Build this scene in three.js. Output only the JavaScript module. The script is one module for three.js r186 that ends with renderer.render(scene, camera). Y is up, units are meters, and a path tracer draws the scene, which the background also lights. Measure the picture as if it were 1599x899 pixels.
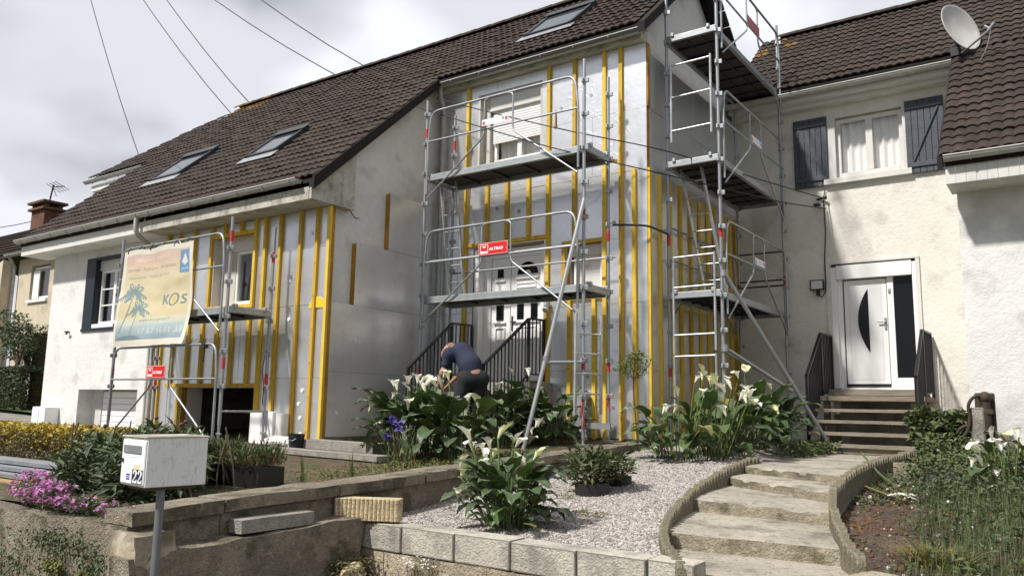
import * as THREE from 'three';
import { mergeGeometries } from 'three/addons/utils/BufferGeometryUtils.js';
import { RoundedBoxGeometry } from 'three/addons/geometries/RoundedBoxGeometry.js';
import { MarchingCubes } from 'three/addons/objects/MarchingCubes.js';

// ---------- camera, sky, sun, exposure ----------
const scene = new THREE.Scene();
const camera = new THREE.PerspectiveCamera(39.56, 1024 / 575, 0.1, 900);
camera.rotation.order = 'YXZ';
camera.rotation.set(8.33 * Math.PI / 180, 35.22 * Math.PI / 180, 0.955 * Math.PI / 180);
camera.position.set(5.0, 0.454, 10.5);
const renderer = new THREE.WebGLRenderer({ antialias: true });
renderer.toneMapping = THREE.LinearToneMapping;
renderer.toneMappingExposure = 1.1;
renderer.shadowMap.enabled = true;
renderer.setSize(1024, 575);

const mul32 = (a) => () => { a |= 0; a = a + 0x6D2B79F5 | 0; let t = Math.imul(a ^ a >>> 15, 1 | a); t = t + Math.imul(t ^ t >>> 7, 61 | t) ^ t; return ((t ^ t >>> 14) >>> 0) / 4294967296; };
const hash = (x, y, z = 0) => { let h = Math.imul(x, 374761393) + Math.imul(y, 668265263) + Math.imul(z, 1440662683) | 0; h = Math.imul(h ^ h >>> 13, 1274126177); h ^= h >>> 16; return (h >>> 0) / 4294967296; };
const sm = (t) => t * t * (3 - 2 * t);
const mix = (a, b, t) => a + (b - a) * t;
const clamp = (v, a = 0, b = 1) => Math.min(b, Math.max(a, v));
const step = (a, b, v) => sm(clamp((v - a) / (b - a)));
function vn3(x, y, z) {
  const i = Math.floor(x), j = Math.floor(y), k = Math.floor(z), u = sm(x - i), v = sm(y - j), w = sm(z - k);
  const L = (c) => mix(mix(hash(i, j, c), hash(i + 1, j, c), u), mix(hash(i, j + 1, c), hash(i + 1, j + 1, c), u), v);
  return mix(L(k), L(k + 1), w);
}
const fbm3 = (x, y, z, o = 4) => { let s = 0, a = .5, n = 0; for (let i = 0; i < o; i++) { s += a * vn3(x + i * 17.3, y + i * 9.1, z + i * 5.7); n += a; x *= 2; y *= 2; z *= 2; a *= .5; } return s / n; };
function vt(x, y, p, s) { const i = Math.floor(x), j = Math.floor(y), u = sm(x - i), v = sm(y - j), m = (a) => ((a % p) + p) % p; return mix(mix(hash(m(i), m(j), s), hash(m(i + 1), m(j), s), u), mix(hash(m(i), m(j + 1), s), hash(m(i + 1), m(j + 1), s), u), v); }
const ft = (u, v, p, o = 4, s = 1, ax = 1) => { let r = 0, a = .5, n = 0; for (let i = 0; i < o; i++) { r += a * vt(u * p * ax, v * p, Math.round(p * ax) === p * ax && ax === 1 ? p : 1 << 20, s + i); n += a; p *= 2; a *= .5; } return r / n; };

{ // cloudy bright sky
  const W = 1024, H = 512, d = new Float32Array(W * H * 4);
  for (let j = 0; j < H; j++) for (let i = 0; i < W; i++) {
    const el = ((j + .5) / H - .5) * Math.PI, az = ((i + .5) / W - .5) * 2 * Math.PI;
    const y = Math.sin(el), c = Math.cos(el), x = Math.cos(az) * c, z = Math.sin(az) * c, o = (j * W + i) * 4;
    const yy = Math.max(y, 0) + .28, px = x / yy, pz = z / yy;
    const w = fbm3(px * .9 + 3, pz * .9 + 8, 2.2, 4);
    const n = fbm3(px * 1.5 + 1.7 + w * 1.1, pz * 1.5 + 5.3 - w, 4.1, 6);
    const b = step(.39, .61, n), e = step(.44, .62, fbm3(px * 3.1 + 7, pz * 3.1 + 2, 9.3, 5));
    let L = mix(.40, .88, b) * mix(.84, 1.08, e);
    L *= mix(.72, 1, step(-.02, .32, y));
    let r = L * mix(.90, .965, b), g = L * mix(.95, .99, b), bl = L * mix(1.09, 1.06, b);
    if (y < -.02) { r = .16; g = .155; bl = .15; }
    d[o] = r; d[o + 1] = g; d[o + 2] = bl; d[o + 3] = 1;
  }
  const t = new THREE.DataTexture(d, W, H, THREE.RGBAFormat, THREE.FloatType);
  t.mapping = THREE.EquirectangularReflectionMapping; t.magFilter = THREE.LinearFilter; t.minFilter = THREE.LinearFilter; t.needsUpdate = true;
  scene.background = t; scene.environment = t; scene.backgroundIntensity = 1; scene.environmentIntensity = 1;
}
const sun = new THREE.DirectionalLight(new THREE.Color(1, .965, .91), 5);
sun.position.set(-.39 * 20 - 3, 1.3 * 20, 20); sun.target.position.set(-3, 0, 0);
sun.castShadow = true; sun.shadow.radius = 6; sun.shadow.mapSize.set(4096, 4096);
Object.assign(sun.shadow.camera, { left: -24, right: 24, top: 20, bottom: -20, near: 1, far: 80 });
scene.add(sun, sun.target);

// ---------- helpers ----------
const V = (x, y, z) => new THREE.Vector3(x, y, z);
const used = {};
const numbered = (n) => { const k = used[n] = (used[n] ?? -1) + 1; return k ? n + '_' + String(k).padStart(3, '0') : n; };
function thing(name, label, category, p = [0, 0, 0], group) {
  const o = new THREE.Group(); o.name = numbered(name); o.position.set(...p); o.userData = { label, category };
  if (group) o.userData.group = group; scene.add(o); return o;
}
function mesh(parent, name, geo, mat) { const m = new THREE.Mesh(geo, mat); m.name = name; m.castShadow = m.receiveShadow = true; parent.add(m); return m; }
function part(g, name, geo, mat, label) { const m = mesh(g, name, Array.isArray(geo) ? merge(geo) : geo, mat); m.position.copy(g.position).negate(); if (label) m.userData.label = label; return m; }   // geometry in world metres
function sub(m, name, geo, mat, label) { const s = mesh(m, name, Array.isArray(geo) ? merge(geo) : geo, mat); if (label) s.userData.label = label; return s; }
function struct(name, geo, mat, kind = 'structure', label) { const m = mesh(scene, numbered(name), Array.isArray(geo) ? merge(geo) : geo, mat); m.userData.kind = kind; if (label) m.userData.label = label; return m; }
const flat = (g) => { const r = g.index ? g.toNonIndexed() : g; for (const k of Object.keys(r.attributes)) if (!['position', 'normal', 'uv', 'color'].includes(k)) r.deleteAttribute(k); return r; };
function merge(list) { const l = list.map(flat); const c = l.some((g) => g.attributes.color); for (const g of l) { if (!g.attributes.uv) tri(g); if (!c) g.deleteAttribute('color'); } return l.length === 1 ? l[0] : mergeGeometries(l); }
function tri(g0) { // uv in metres from the dominant direction of each face
  const g = flat(g0), p = g.attributes.position, n = g.attributes.normal, uv = new Float32Array(p.count * 2);
  for (let i = 0; i < p.count; i++) {
    const a = Math.abs(n.getX(i)), b = Math.abs(n.getY(i)), c = Math.abs(n.getZ(i));
    if (b >= a && b >= c) { uv[i * 2] = p.getX(i); uv[i * 2 + 1] = p.getZ(i); } else if (a >= c) { uv[i * 2] = p.getZ(i); uv[i * 2 + 1] = p.getY(i); } else { uv[i * 2] = p.getX(i); uv[i * 2 + 1] = p.getY(i); }
  }
  g.setAttribute('uv', new THREE.BufferAttribute(uv, 2)); return g;
}
const bx = (x0, x1, y0, y1, z0, z1) => tri(new THREE.BoxGeometry(x1 - x0, y1 - y0, z1 - z0).translate((x0 + x1) / 2, (y0 + y1) / 2, (z0 + z1) / 2));
const rb = (x0, x1, y0, y1, z0, z1, r = .006) => tri(new RoundedBoxGeometry(x1 - x0, y1 - y0, z1 - z0, 1, Math.min(r, (x1 - x0) * .45, (y1 - y0) * .45, (z1 - z0) * .45)).translate((x0 + x1) / 2, (y0 + y1) / 2, (z0 + z1) / 2));
function rod(a, b, r, seg = 8, r2 = r) {
  const A = V(...a), B = V(...b), d = B.clone().sub(A), g = new THREE.CylinderGeometry(r2, r, d.length(), seg, 1);
  g.applyQuaternion(new THREE.Quaternion().setFromUnitVectors(V(0, 1, 0), d.clone().normalize())); const c = A.add(B).multiplyScalar(.5);
  return flat(g.translate(c.x, c.y, c.z));
}
function beam(a, b, w, h) { // rectangular bar; w horizontal, h the other way
  const A = V(...a), B = V(...b), d = B.clone().sub(A), L = d.length(), g = tri(new THREE.BoxGeometry(w, h, L)); d.normalize();
  const up = Math.abs(d.y) > .98 ? V(0, 0, 1) : V(0, 1, 0), x = up.clone().cross(d).normalize(), y = d.clone().cross(x);
  g.applyMatrix4(new THREE.Matrix4().makeBasis(x, y, d)); const c = A.add(B).multiplyScalar(.5); return g.translate(c.x, c.y, c.z);
}
function pipe(pts, r, round = 0, seg = 8) { // bent tube through points, corners rounded
  const P = pts.map((p) => V(...p)), q = [];
  P.forEach((p, i) => {
    if (!i || i === P.length - 1 || !round) return q.push(p);
    const a = P[i - 1].clone().sub(p), b = P[i + 1].clone().sub(p), k = Math.min(round, a.length() * .49, b.length() * .49); a.setLength(k); b.setLength(k);
    for (let j = 0; j <= 5; j++) { const t = j / 5, A = p.clone().add(a), B = p.clone().add(b); q.push(A.multiplyScalar((1 - t) ** 2).addScaledVector(p, 2 * t * (1 - t)).addScaledVector(B, t * t)); }
  });
  const pos = [], nor = [], uv = []; let X = null, prev = null, len = 0;
  const rings = q.map((p, i) => {
    const t = (q[Math.min(i + 1, q.length - 1)]).clone().sub(q[Math.max(i - 1, 0)]).normalize();
    if (!X) X = Math.abs(t.y) > .9 ? V(1, 0, 0) : V(0, 1, 0);
    X = X.clone().addScaledVector(t, -X.dot(t)).normalize(); const Y = t.clone().cross(X); if (prev) len += p.distanceTo(prev); prev = p;
    return [...Array(seg + 1)].map((_, k) => { const a = k / seg * Math.PI * 2, n = X.clone().multiplyScalar(Math.cos(a)).addScaledVector(Y, Math.sin(a)); return [p.clone().addScaledVector(n, r), n, k / seg * r * 6, len]; });
  });
  for (let i = 0; i + 1 < rings.length; i++) for (let k = 0; k < seg; k++) for (const [a, b] of [[i, k], [i + 1, k + 1], [i + 1, k], [i, k], [i, k + 1], [i + 1, k + 1]]) { const e = rings[a][b]; pos.push(e[0].x, e[0].y, e[0].z); nor.push(e[1].x, e[1].y, e[1].z); uv.push(e[2], e[3]); }
  const g = new THREE.BufferGeometry(); g.setAttribute('position', new THREE.Float32BufferAttribute(pos, 3)); g.setAttribute('normal', new THREE.Float32BufferAttribute(nor, 3)); g.setAttribute('uv', new THREE.Float32BufferAttribute(uv, 2)); return g;
}
function prismX(poly, x0, x1) { // poly of [z, y], swept along x
  const s = new THREE.Shape(poly.map(([z, y]) => new THREE.Vector2(-z, y)));
  return tri(new THREE.ExtrudeGeometry(s, { depth: x1 - x0, bevelEnabled: false }).rotateY(Math.PI / 2).translate(x0, 0, 0));
}
function wallZ(poly, zf, th, holes = []) { // upright wall facing +z, outline of [x, y], rectangular openings [x0,x1,y0,y1]
  const s = new THREE.Shape(poly.map((p) => new THREE.Vector2(...p)));
  for (const [a, b, c, d] of holes) s.holes.push(new THREE.Path([[a, c], [a, d], [b, d], [b, c]].map((p) => new THREE.Vector2(...p))));
  return tri(new THREE.ExtrudeGeometry(s, { depth: th, bevelEnabled: false }).translate(0, 0, zf - th));
}
const rect = (x0, x1, y0, y1) => [[x0, y0], [x1, y0], [x1, y1], [x0, y1]];
function minus(r, holes) { // rectangle [x0,x1,y0,y1] less the holes
  let out = [r];
  for (const h of holes) out = out.flatMap(([a, b, c, d]) => {
    if (h[0] >= b || h[1] <= a || h[2] >= d || h[3] <= c) return [[a, b, c, d]];
    const o = [], l = Math.max(a, h[0]), rr = Math.min(b, h[1]);
    if (h[0] > a) o.push([a, h[0], c, d]); if (h[1] < b) o.push([h[1], b, c, d]);
    if (h[2] > c) o.push([l, rr, c, h[2]]); if (h[3] < d) o.push([l, rr, h[3], d]); return o;
  });
  return out.filter(([a, b, c, d]) => b - a > .015 && d - c > .015);
}
function sheet(nx, nz, fn) { // grid surface from fn(u, v) -> [x, y, z]
  const pos = [], idx = [], uv = [];
  for (let j = 0; j <= nz; j++) for (let i = 0; i <= nx; i++) { const p = fn(i / nx, j / nz); pos.push(...p); uv.push(p[0], p[2]); }
  for (let j = 0; j < nz; j++) for (let i = 0; i < nx; i++) { const a = j * (nx + 1) + i, b = a + nx + 1; idx.push(a, b, a + 1, a + 1, b, b + 1); }
  const g = new THREE.BufferGeometry(); g.setAttribute('position', new THREE.Float32BufferAttribute(pos, 3)); g.setAttribute('uv', new THREE.Float32BufferAttribute(uv, 2)); g.setIndex(idx); g.computeVertexNormals(); return g;
}
function rough(g, amp, f, seed = 0) { // break up a solid's outline
  const p = g.attributes.position; for (let i = 0; i < p.count; i++) { const x = p.getX(i), y = p.getY(i), z = p.getZ(i), n = (k) => (fbm3(x * f + k + seed, y * f + k * 2, z * f - k, 3) - .5) * 2 * amp; p.setXYZ(i, x + n(3), y + n(11), z + n(29)); }
  g.computeVertexNormals(); return g;
}
const grid = (x0, x1, y0, y1, z0, z1, s) => tri(new THREE.BoxGeometry(x1 - x0, y1 - y0, z1 - z0, Math.max(1, Math.round((x1 - x0) / s)), Math.max(1, Math.round((y1 - y0) / s)), Math.max(1, Math.round((z1 - z0) / s))).translate((x0 + x1) / 2, (y0 + y1) / 2, (z0 + z1) / 2));

// ---------- materials ----------
const lin = (v) => { v = clamp(v); return 255 * (v <= .0031308 ? v * 12.92 : 1.055 * v ** (1 / 2.4) - .055); };
function tex(n, size, fn, colour = true) {
  const d = new Uint8Array(n * n * 4);
  for (let j = 0; j < n; j++) for (let i = 0; i < n; i++) { const r = fn((i + .5) / n, (j + .5) / n), o = (j * n + i) * 4, a = typeof r === 'number' ? [r, r, r] : r; for (let k = 0; k < 3; k++) d[o + k] = colour ? lin(a[k]) : 255 * clamp(a[k]); d[o + 3] = 255; }
  const t = new THREE.DataTexture(d, n, n); t.wrapS = t.wrapT = THREE.RepeatWrapping; t.magFilter = THREE.LinearFilter; t.minFilter = THREE.LinearMipmapLinearFilter; t.generateMipmaps = true;
  if (colour) t.colorSpace = THREE.SRGBColorSpace; t.repeat.set(1 / size, 1 / size); t.needsUpdate = true; return t;
}
const mat = (r, g, b, rough = .85, o = {}) => new THREE.MeshStandardMaterial({ color: new THREE.Color().setRGB(r, g, b), roughness: rough, side: THREE.DoubleSide, ...o });
const T = {
  roughcast: tex(512, .8, (u, v) => { const a = ft(u, v, 24, 3, 5), b = ft(u, v, 64, 2, 9); return step(.25, .8, a * .65 + b * .35); }, false),
  stain: tex(512, 3.7, (u, v) => { const a = ft(u, v, 4, 5, 31), b = ft(u, v, 60, 2, 33), s = step(.55, .8, ft(u, v, 9, 4, 37)); return [1, .99, .975].map((c) => c * (.80 + .22 * a) * (.93 + .1 * b) * (1 - .2 * s)); }),
  concrete: tex(512, 1.3, (u, v) => { const a = ft(u, v, 5, 5, 41), b = ft(u, v, 90, 2, 43), s = step(.5, .75, ft(u, v, 11, 4, 47)); return [1, .97, .92].map((c) => c * (.55 + .5 * a) * (.75 + .4 * b) * (1 - .3 * s)); }),
  dirtyc: tex(512, 1.7, (u, v) => { const a = ft(u, v, 4, 5, 51), b = ft(u, v, 80, 2, 53), m = step(.48, .66, ft(u, v, 7, 5, 57)), l = step(.62, .72, ft(u, v, 23, 3, 59)); const k = (.45 + .75 * a) * (.7 + .5 * b); return [k * mix(1, .48, m) + l * .2, k * mix(.94, .46, m) + l * .19, k * mix(.82, .36, m) + l * .15]; }),
  grit: tex(512, .42, (u, v) => step(.3, .75, ft(u, v, 40, 3, 61)), false),
  foil: tex(512, 1.6, (u, v) => { const a = ft(u, v, 6, 4, 71), b = ft(u, v, 44, 2, 73), s = step(.52, .8, ft(u, v, 12, 3, 77)); return .9 + .08 * a - .04 * b - .05 * s; }),
  foilb: tex(512, 1.6, (u, v) => { const w = Math.abs(ft(u, v, 7, 3, 81) - .5), c = step(.03, .0, w), d = ft(u, v, 30, 3, 83); return .5 + .35 * c * step(.5, .7, ft(u, v, 3, 2, 87)) + .35 * (d - .5); }, false),
  foilr: tex(256, 1.9, (u, v) => .32 + .3 * ft(u, v, 5, 4, 91), false),
  wood: tex(256, .5, (u, v) => { const g = vt(u * 48, v * 3, 1 << 20, 95) * .5 + vt(u * 110, v * 6, 1 << 20, 96) * .5, k = step(.78, .9, vt(u * 7, v * 5, 7, 98)); return [1, .96, .9].map((c, i) => c * (.7 + .34 * g) * (1 - k * [.25, .35, .4][i])); }),
  plank: tex(256, .8, (u, v) => { const g = vt(u * 4, v * 60, 1 << 20, 105), h = ft(u, v, 6, 4, 108); return [1, .96, .9].map((c) => c * (.55 + .35 * g + .25 * h)); }),
  tile: tex(256, .6, (u, v) => { const a = ft(u, v, 6, 4, 111), b = ft(u, v, 50, 2, 113), l = step(.66, .74, ft(u, v, 21, 3, 117)); return [.5 + .6 * a + .25 * b + l * .9, .5 + .58 * a + .25 * b + l * .95, .5 + .58 * a + .25 * b + l * .85].map((c) => c * .62); }),
  soil: tex(512, 1.2, (u, v) => { const a = ft(u, v, 6, 5, 121), b = ft(u, v, 50, 3, 123), m = step(.52, .66, ft(u, v, 9, 4, 127)); return [mix(.17, .1, m) * (.4 + .9 * a) * (.5 + b), mix(.115, .115, m) * (.4 + .9 * a) * (.5 + b), mix(.072, .035, m) * (.4 + .9 * a) * (.5 + b)]; }),
  earth: tex(512, 1.1, (u, v) => { const a = ft(u, v, 6, 5, 131), b = ft(u, v, 50, 3, 133), m = step(.55, .7, ft(u, v, 5, 4, 137)); return [mix(.13, .19, m) * (.4 + .9 * a) * (.5 + b), mix(.09, .105, m) * (.4 + .9 * a) * (.5 + b), mix(.068, .055, m) * (.4 + .9 * a) * (.5 + b)]; }),
  pebble: tex(512, .55, (u, v) => { const i = Math.floor(u * 26), j = Math.floor(v * 26); let best = 9, id = 0; for (let a = -1; a < 2; a++) for (let b = -1; b < 2; b++) { const p = (i + a + 26) % 26, q = (j + b + 26) % 26, x = i + a + hash(p, q, 1), y = j + b + hash(p, q, 2), d = Math.hypot(u * 26 - x, v * 26 - y); if (d < best) { best = d; id = hash(p, q, 3); } } const k = (.22 + .5 * id) * (1 - .55 * step(.3, .75, best)); return [k, k * .93, k * .86]; }),
  path: tex(512, 1.5, (u, v) => { const a = ft(u, v, 4, 5, 141), b = ft(u, v, 70, 3, 143), s = step(.54, .7, ft(u, v, 8, 4, 147)), w = step(.6, .7, ft(u, v, 30, 3, 149)); const k = (.62 + .45 * a) * (.72 + .45 * b) * (1 - .28 * s) * (1 - .25 * w); return [k, k * .95, k * .86]; }),
  asphalt: tex(256, 2, (u, v) => .7 + .6 * (ft(u, v, 60, 3, 151) - .3)),
  grass: tex(256, 1.5, (u, v) => { const a = ft(u, v, 8, 4, 161), b = ft(u, v, 70, 2, 163); return [.5 + .6 * a, .55 + .6 * b, .5 + .4 * a]; }),
  zinc: tex(256, .7, (u, v) => .72 + .4 * (ft(u, v, 8, 5, 171) - .2)),
};
const M = {
  white: mat(.755, .75, .735, .92, { map: T.stain, bumpMap: T.roughcast, bumpScale: .0032 }),
  cream: mat(.775, .75, .69, .92, { map: T.stain, bumpMap: T.roughcast, bumpScale: .0032 }),
  farcream: mat(.62, .54, .41, .92, { map: T.stain, bumpMap: T.roughcast, bumpScale: .003 }),
  fascia: mat(.75, .74, .7, .6, { map: T.stain }), weathered: mat(.62, .60, .55, .85, { map: T.concrete, bumpMap: T.grit, bumpScale: .003 }),
  foam: mat(.52, .28, .03, .9, { map: T.concrete }),
  foil: mat(.87, .88, .905, .31, { metalness: .78, map: T.foil, bumpMap: T.foilb, bumpScale: .0035, roughnessMap: null }),
  batten: [mat(.73, .49, .05, .8, { map: T.wood }), mat(.63, .40, .04, .8, { map: T.wood }), mat(.80, .56, .07, .8, { map: T.wood })],
  tiles: [mat(.054, .033, .023, .9, { map: T.tile }), mat(.044, .027, .019, .9, { map: T.tile }), mat(.066, .041, .029, .9, { map: T.tile }), mat(.24, .12, .03, .95, { map: T.tile })],
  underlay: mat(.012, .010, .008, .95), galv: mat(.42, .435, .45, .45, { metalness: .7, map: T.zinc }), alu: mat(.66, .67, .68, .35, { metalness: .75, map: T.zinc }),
  gutter: mat(.5, .49, .46, .5, { map: T.zinc, metalness: .15 }), deckface: mat(.42, .44, .45, .5, { metalness: .6, map: T.zinc }), ply: mat(.05, .042, .036, .8, { map: T.plank }),
  red: mat(.48, .025, .035, .55), pvc: mat(.80, .80, .79, .35), pvcdull: mat(.70, .69, .66, .5, { map: T.stain }), reveal: mat(.60, .58, .53, .7, { map: T.stain }),
  dark: mat(.012, .012, .013, .9), anthracite: mat(.060, .072, .098, .6, { map: T.plank }), navy: mat(.012, .016, .026, .5), blackmetal: mat(.012, .012, .014, .4, { metalness: .2 }),
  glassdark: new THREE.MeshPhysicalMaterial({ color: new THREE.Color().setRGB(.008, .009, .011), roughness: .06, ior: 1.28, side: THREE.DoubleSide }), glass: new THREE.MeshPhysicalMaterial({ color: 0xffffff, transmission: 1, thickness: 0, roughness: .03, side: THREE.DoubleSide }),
  skyglass: mat(.05, .06, .07, .05, { metalness: .0 }), curtain: mat(.78, .78, .76, .9), metalframe: mat(.035, .038, .042, .45, { metalness: .4 }),
  concrete: mat(.36, .345, .315, .92, { map: T.concrete, bumpMap: T.grit, bumpScale: .004 }), dirty: mat(.255, .23, .195, .95, { map: T.dirtyc, bumpMap: T.grit, bumpScale: .008 }),
  coping: mat(.25, .225, .19, .95, { map: T.dirtyc, bumpMap: T.grit, bumpScale: .006 }), block: mat(.52, .495, .44, .95, { map: T.concrete, bumpMap: T.grit, bumpScale: .0035 }), blocklow: mat(.44, .39, .32, .95, { map: T.dirtyc, bumpMap: T.grit, bumpScale: .005 }),
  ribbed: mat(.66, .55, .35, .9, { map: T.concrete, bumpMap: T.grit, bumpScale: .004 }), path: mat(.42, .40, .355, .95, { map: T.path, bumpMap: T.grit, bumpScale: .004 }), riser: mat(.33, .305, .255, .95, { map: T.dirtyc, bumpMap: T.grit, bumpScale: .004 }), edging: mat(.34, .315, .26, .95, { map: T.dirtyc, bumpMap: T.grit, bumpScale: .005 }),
  soil: mat(1, 1, 1, 1, { map: T.soil, bumpMap: T.grit, bumpScale: .02 }), earth: mat(1, 1, 1, 1, { map: T.earth, bumpMap: T.grit, bumpScale: .025 }), gravel: mat(.85, .82, .80, 1, { map: T.pebble }),
  asphalt: mat(.06, .06, .062, .95, { map: T.asphalt }), grass: mat(.07, .105, .022, 1, { map: T.grass }), drive: mat(.28, .27, .25, 1, { map: T.concrete }),
  oldwood: mat(.27, .24, .195, .9, { map: T.plank, bumpMap: T.grit, bumpScale: .003 }), brick: mat(.16, .075, .045, .9, { map: T.concrete }), rust: mat(.075, .052, .036, .75, { map: T.concrete, metalness: .25 }),
  black: mat(.016, .015, .015, .55), cable: mat(.012, .012, .012, .6), dish: mat(.60, .59, .56, .5, { map: T.stain }), lamp: mat(.55, .56, .55, .25), yellow: mat(.75, .52, .02, .6),
  bark: mat(.10, .075, .05, .95, { map: T.plank }), stem: mat(.12, .17, .04, .7),
};
const leafmat = (r, g, b, t = .3, rough = .55) => new THREE.MeshPhysicalMaterial({ color: new THREE.Color().setRGB(r, g, b), roughness: rough, transmission: t, thickness: 0, side: THREE.DoubleSide });
function canvas(w, h, draw) { const c = document.createElement('canvas'); c.width = w; c.height = h; draw(c.getContext('2d'), w, h); const t = new THREE.CanvasTexture(c); t.colorSpace = THREE.SRGBColorSpace; return t; }

// ---------- roofs ----------
const TW = .275, TE = .245;
const tileGeo = (() => { // one wavy tile: x across, -z up the slope, lip at z = 0
  const N = 10, pos = [], idx = [], uv = [], h = (u) => -.013 * (Math.cos(u * Math.PI * 4) + .35 * Math.cos(u * Math.PI * 8));
  for (let i = 0; i <= N; i++) { const u = i / N, x = u * (TW + .012); pos.push(x, h(u) + .027, 0, x, h(u) - .002, -TE - .04, x, h(u) + .002, .002, x, h(u) + .027, 0); uv.push(x, 0, x, .3, x, 0, x, .03); }
  for (let i = 0; i < N; i++) { const a = i * 4, b = a + 4; idx.push(a, b, a + 1, b, b + 1, a + 1, a + 2, b + 2, a + 3, b + 2, b + 3, a + 3); }
  const g = new THREE.BufferGeometry(); g.setAttribute('position', new THREE.Float32BufferAttribute(pos, 3)); g.setAttribute('uv', new THREE.Float32BufferAttribute(uv, 2)); g.setIndex(idx); g.computeVertexNormals(); return g;
})();
const PROF = [[2.98, 3.71], [.3, 6.14], [-2.05, 8.2]];   // [z, y] of the front roof slope: low eave, high eave, ridge
function roofOn(house, name, dz, segs, ridge, lichen) { // segs: [profile from, x0, x1, keep(x,t)]
  const rnd = mul32(77 + Math.round(dz * 10)), under = [], list = [];
  for (const [i, x0, x1, keep] of segs) {
    const [za, ya] = PROF[i], [zb, yb] = PROF[i + 1], L = Math.hypot(zb - za, yb - ya), th = Math.atan2(yb - ya, za - zb), rows = Math.round(L / TE), e = L / rows;
    if (!keep) under.push(prismX([[za + dz - .02, ya - .03], [zb + dz, yb - .03], [zb + dz, yb - .15], [za + dz - .02, ya - .15]], x0 + .03, x1 - .03));
    for (let r = 0; r < rows; r++) for (let c = 0, n = Math.floor((x1 - x0) / TW); c < n; c++) {
      const t = r / rows, x = x0 + c * TW; if (keep && !keep(x + TW / 2, t)) continue;
      const p = V(x, mix(ya, yb, t), mix(za, zb, t) + dz); list.push({ p, th, d: p.distanceTo(camera.position), k: lichen(x, p.y, rnd) ? 3 : clamp(Math.floor(3 * (fbm3(x * .9, 1, p.z * 1.4, 3) * 1.6 - .3 + (rnd() - .5) * .7)), 0, 2), j: (rnd() - .5) });
    }
    if (keep) { const P = [[x0, ya, za], [x1, ya, za], [x1, yb, zb], [x0 + 2.85, yb, zb]]; const g = new THREE.BufferGeometry(); const q = [0, 1, 2, 0, 2, 3].flatMap((k) => [P[k][0], P[k][1] - .05, P[k][2] + dz]); g.setAttribute('position', new THREE.Float32BufferAttribute(q, 3)); g.computeVertexNormals(); under.push(tri(g)); }
  }
  const roof = part(house, name, under, M.underlay);
  list.sort((a, b) => a.d - b.d);
  const put = (o, a) => { o.position.copy(a.p); o.position.y += a.j * .008; o.position.x += a.j * .012; o.rotation.set(a.th + a.j * .025, a.j * .02, a.j * .012); };
  for (const a of list.slice(0, 300)) put(mesh(roof, 'tile', tileGeo, M.tiles[a.k]), a);
  const rest = [[], [], [], []], o = new THREE.Object3D();
  for (const a of list.slice(300)) { put(o, a); o.updateMatrix(); rest[a.k].push(tileGeo.clone().applyMatrix4(o.matrix)); }
  rest.forEach((g, k) => { if (g.length) { const m = sub(roof, 'far_tiles', mergeGeometries(g), M.tiles[k]); m.userData.kind = 'stuff'; } });
  for (let x = ridge[0]; x < ridge[1]; x += .38) { // ridge caps
    const g = new THREE.CylinderGeometry(.115, .125, .41, 10, 1, true, 0, Math.PI).rotateZ(Math.PI / 2); g.scale(1, .8, 1);
    sub(roof, 'ridge_tile', tri(g.translate(x + .19, 8.2 + .0, -2.05 + dz)), M.tiles[lichen(x, 8.2, rnd) ? 3 : Math.floor(rnd() * 3)]);
  }
  return roof;
}
function gutterX(house, x0, x1, y, z, m = M.gutter) {
  const half = tri(new THREE.CylinderGeometry(.068, .068, x1 - x0, 12, 1, true, 0, Math.PI).rotateZ(-Math.PI / 2).translate((x0 + x1) / 2, y, z));
  const g = part(house, 'gutter', [half, rod([x0, y, z + .068], [x1, y, z + .068], .011, 6), ...[x0, x1].map((x) => tri(new THREE.CircleGeometry(.068, 10, Math.PI, Math.PI).rotateY(Math.PI / 2).translate(x, y, z)))], m);
  for (let x = x0 + .3; x < x1; x += .62) sub(g, 'gutter_bracket', pipe([...Array(8)].map((_, i) => { const a = Math.PI * (1 + i / 7); return [x, y + Math.sin(a) * .075, z - Math.cos(a) * -.075]; }), .008, 0, 5), m);
  return g;
}
// a small window unit: frame bars, panes, in the plane z
function windowUnit(house, [x0, x1, y0, y1], z, o = {}) {
  const f = o.f ?? .055, cols = o.cols ?? 1, rows = o.rows ?? 1, fm = o.mat ?? M.pvc;
  const bars = [rb(x0, x0 + f, y0, y1, z - .03, z + .03), rb(x1 - f, x1, y0, y1, z - .03, z + .03), rb(x0 + f, x1 - f, y0, y0 + f, z - .03, z + .03), rb(x0 + f, x1 - f, y1 - f, y1, z - .03, z + .03)];
  for (let i = 1; i < cols; i++) { const x = mix(x0, x1, i / cols); bars.push(rb(x - f * .8, x + f * .8, y0 + f, y1 - f, z - .03, z + .034)); }
  const w = part(house, 'window', bars, fm), e = (x1 - x0) / cols;
  for (let i = 0; i < cols; i++) {
    sub(w, 'pane', bx(x0 + e * i + f * .6, x0 + e * (i + 1) - f * .6, y0 + f * .6, y1 - f * .6, z - .008, z + .002), o.glass ?? M.glass);
    for (let r = 1; r < rows; r++) { const y = mix(y0 + f, y1 - f, r / rows); sub(w, 'glazing_bar', bx(x0 + e * i + f * .8, x0 + e * (i + 1) - f * .8, y - .012, y + .012, z - .004, z + .02), fm); }
    if (o.vbar) sub(w, 'glazing_bar', bx(x0 + e * (i + .5) - .012, x0 + e * (i + .5) + .012, y0 + f, y1 - f, z - .003, z + .022), fm);
  }
  return w;
}
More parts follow.
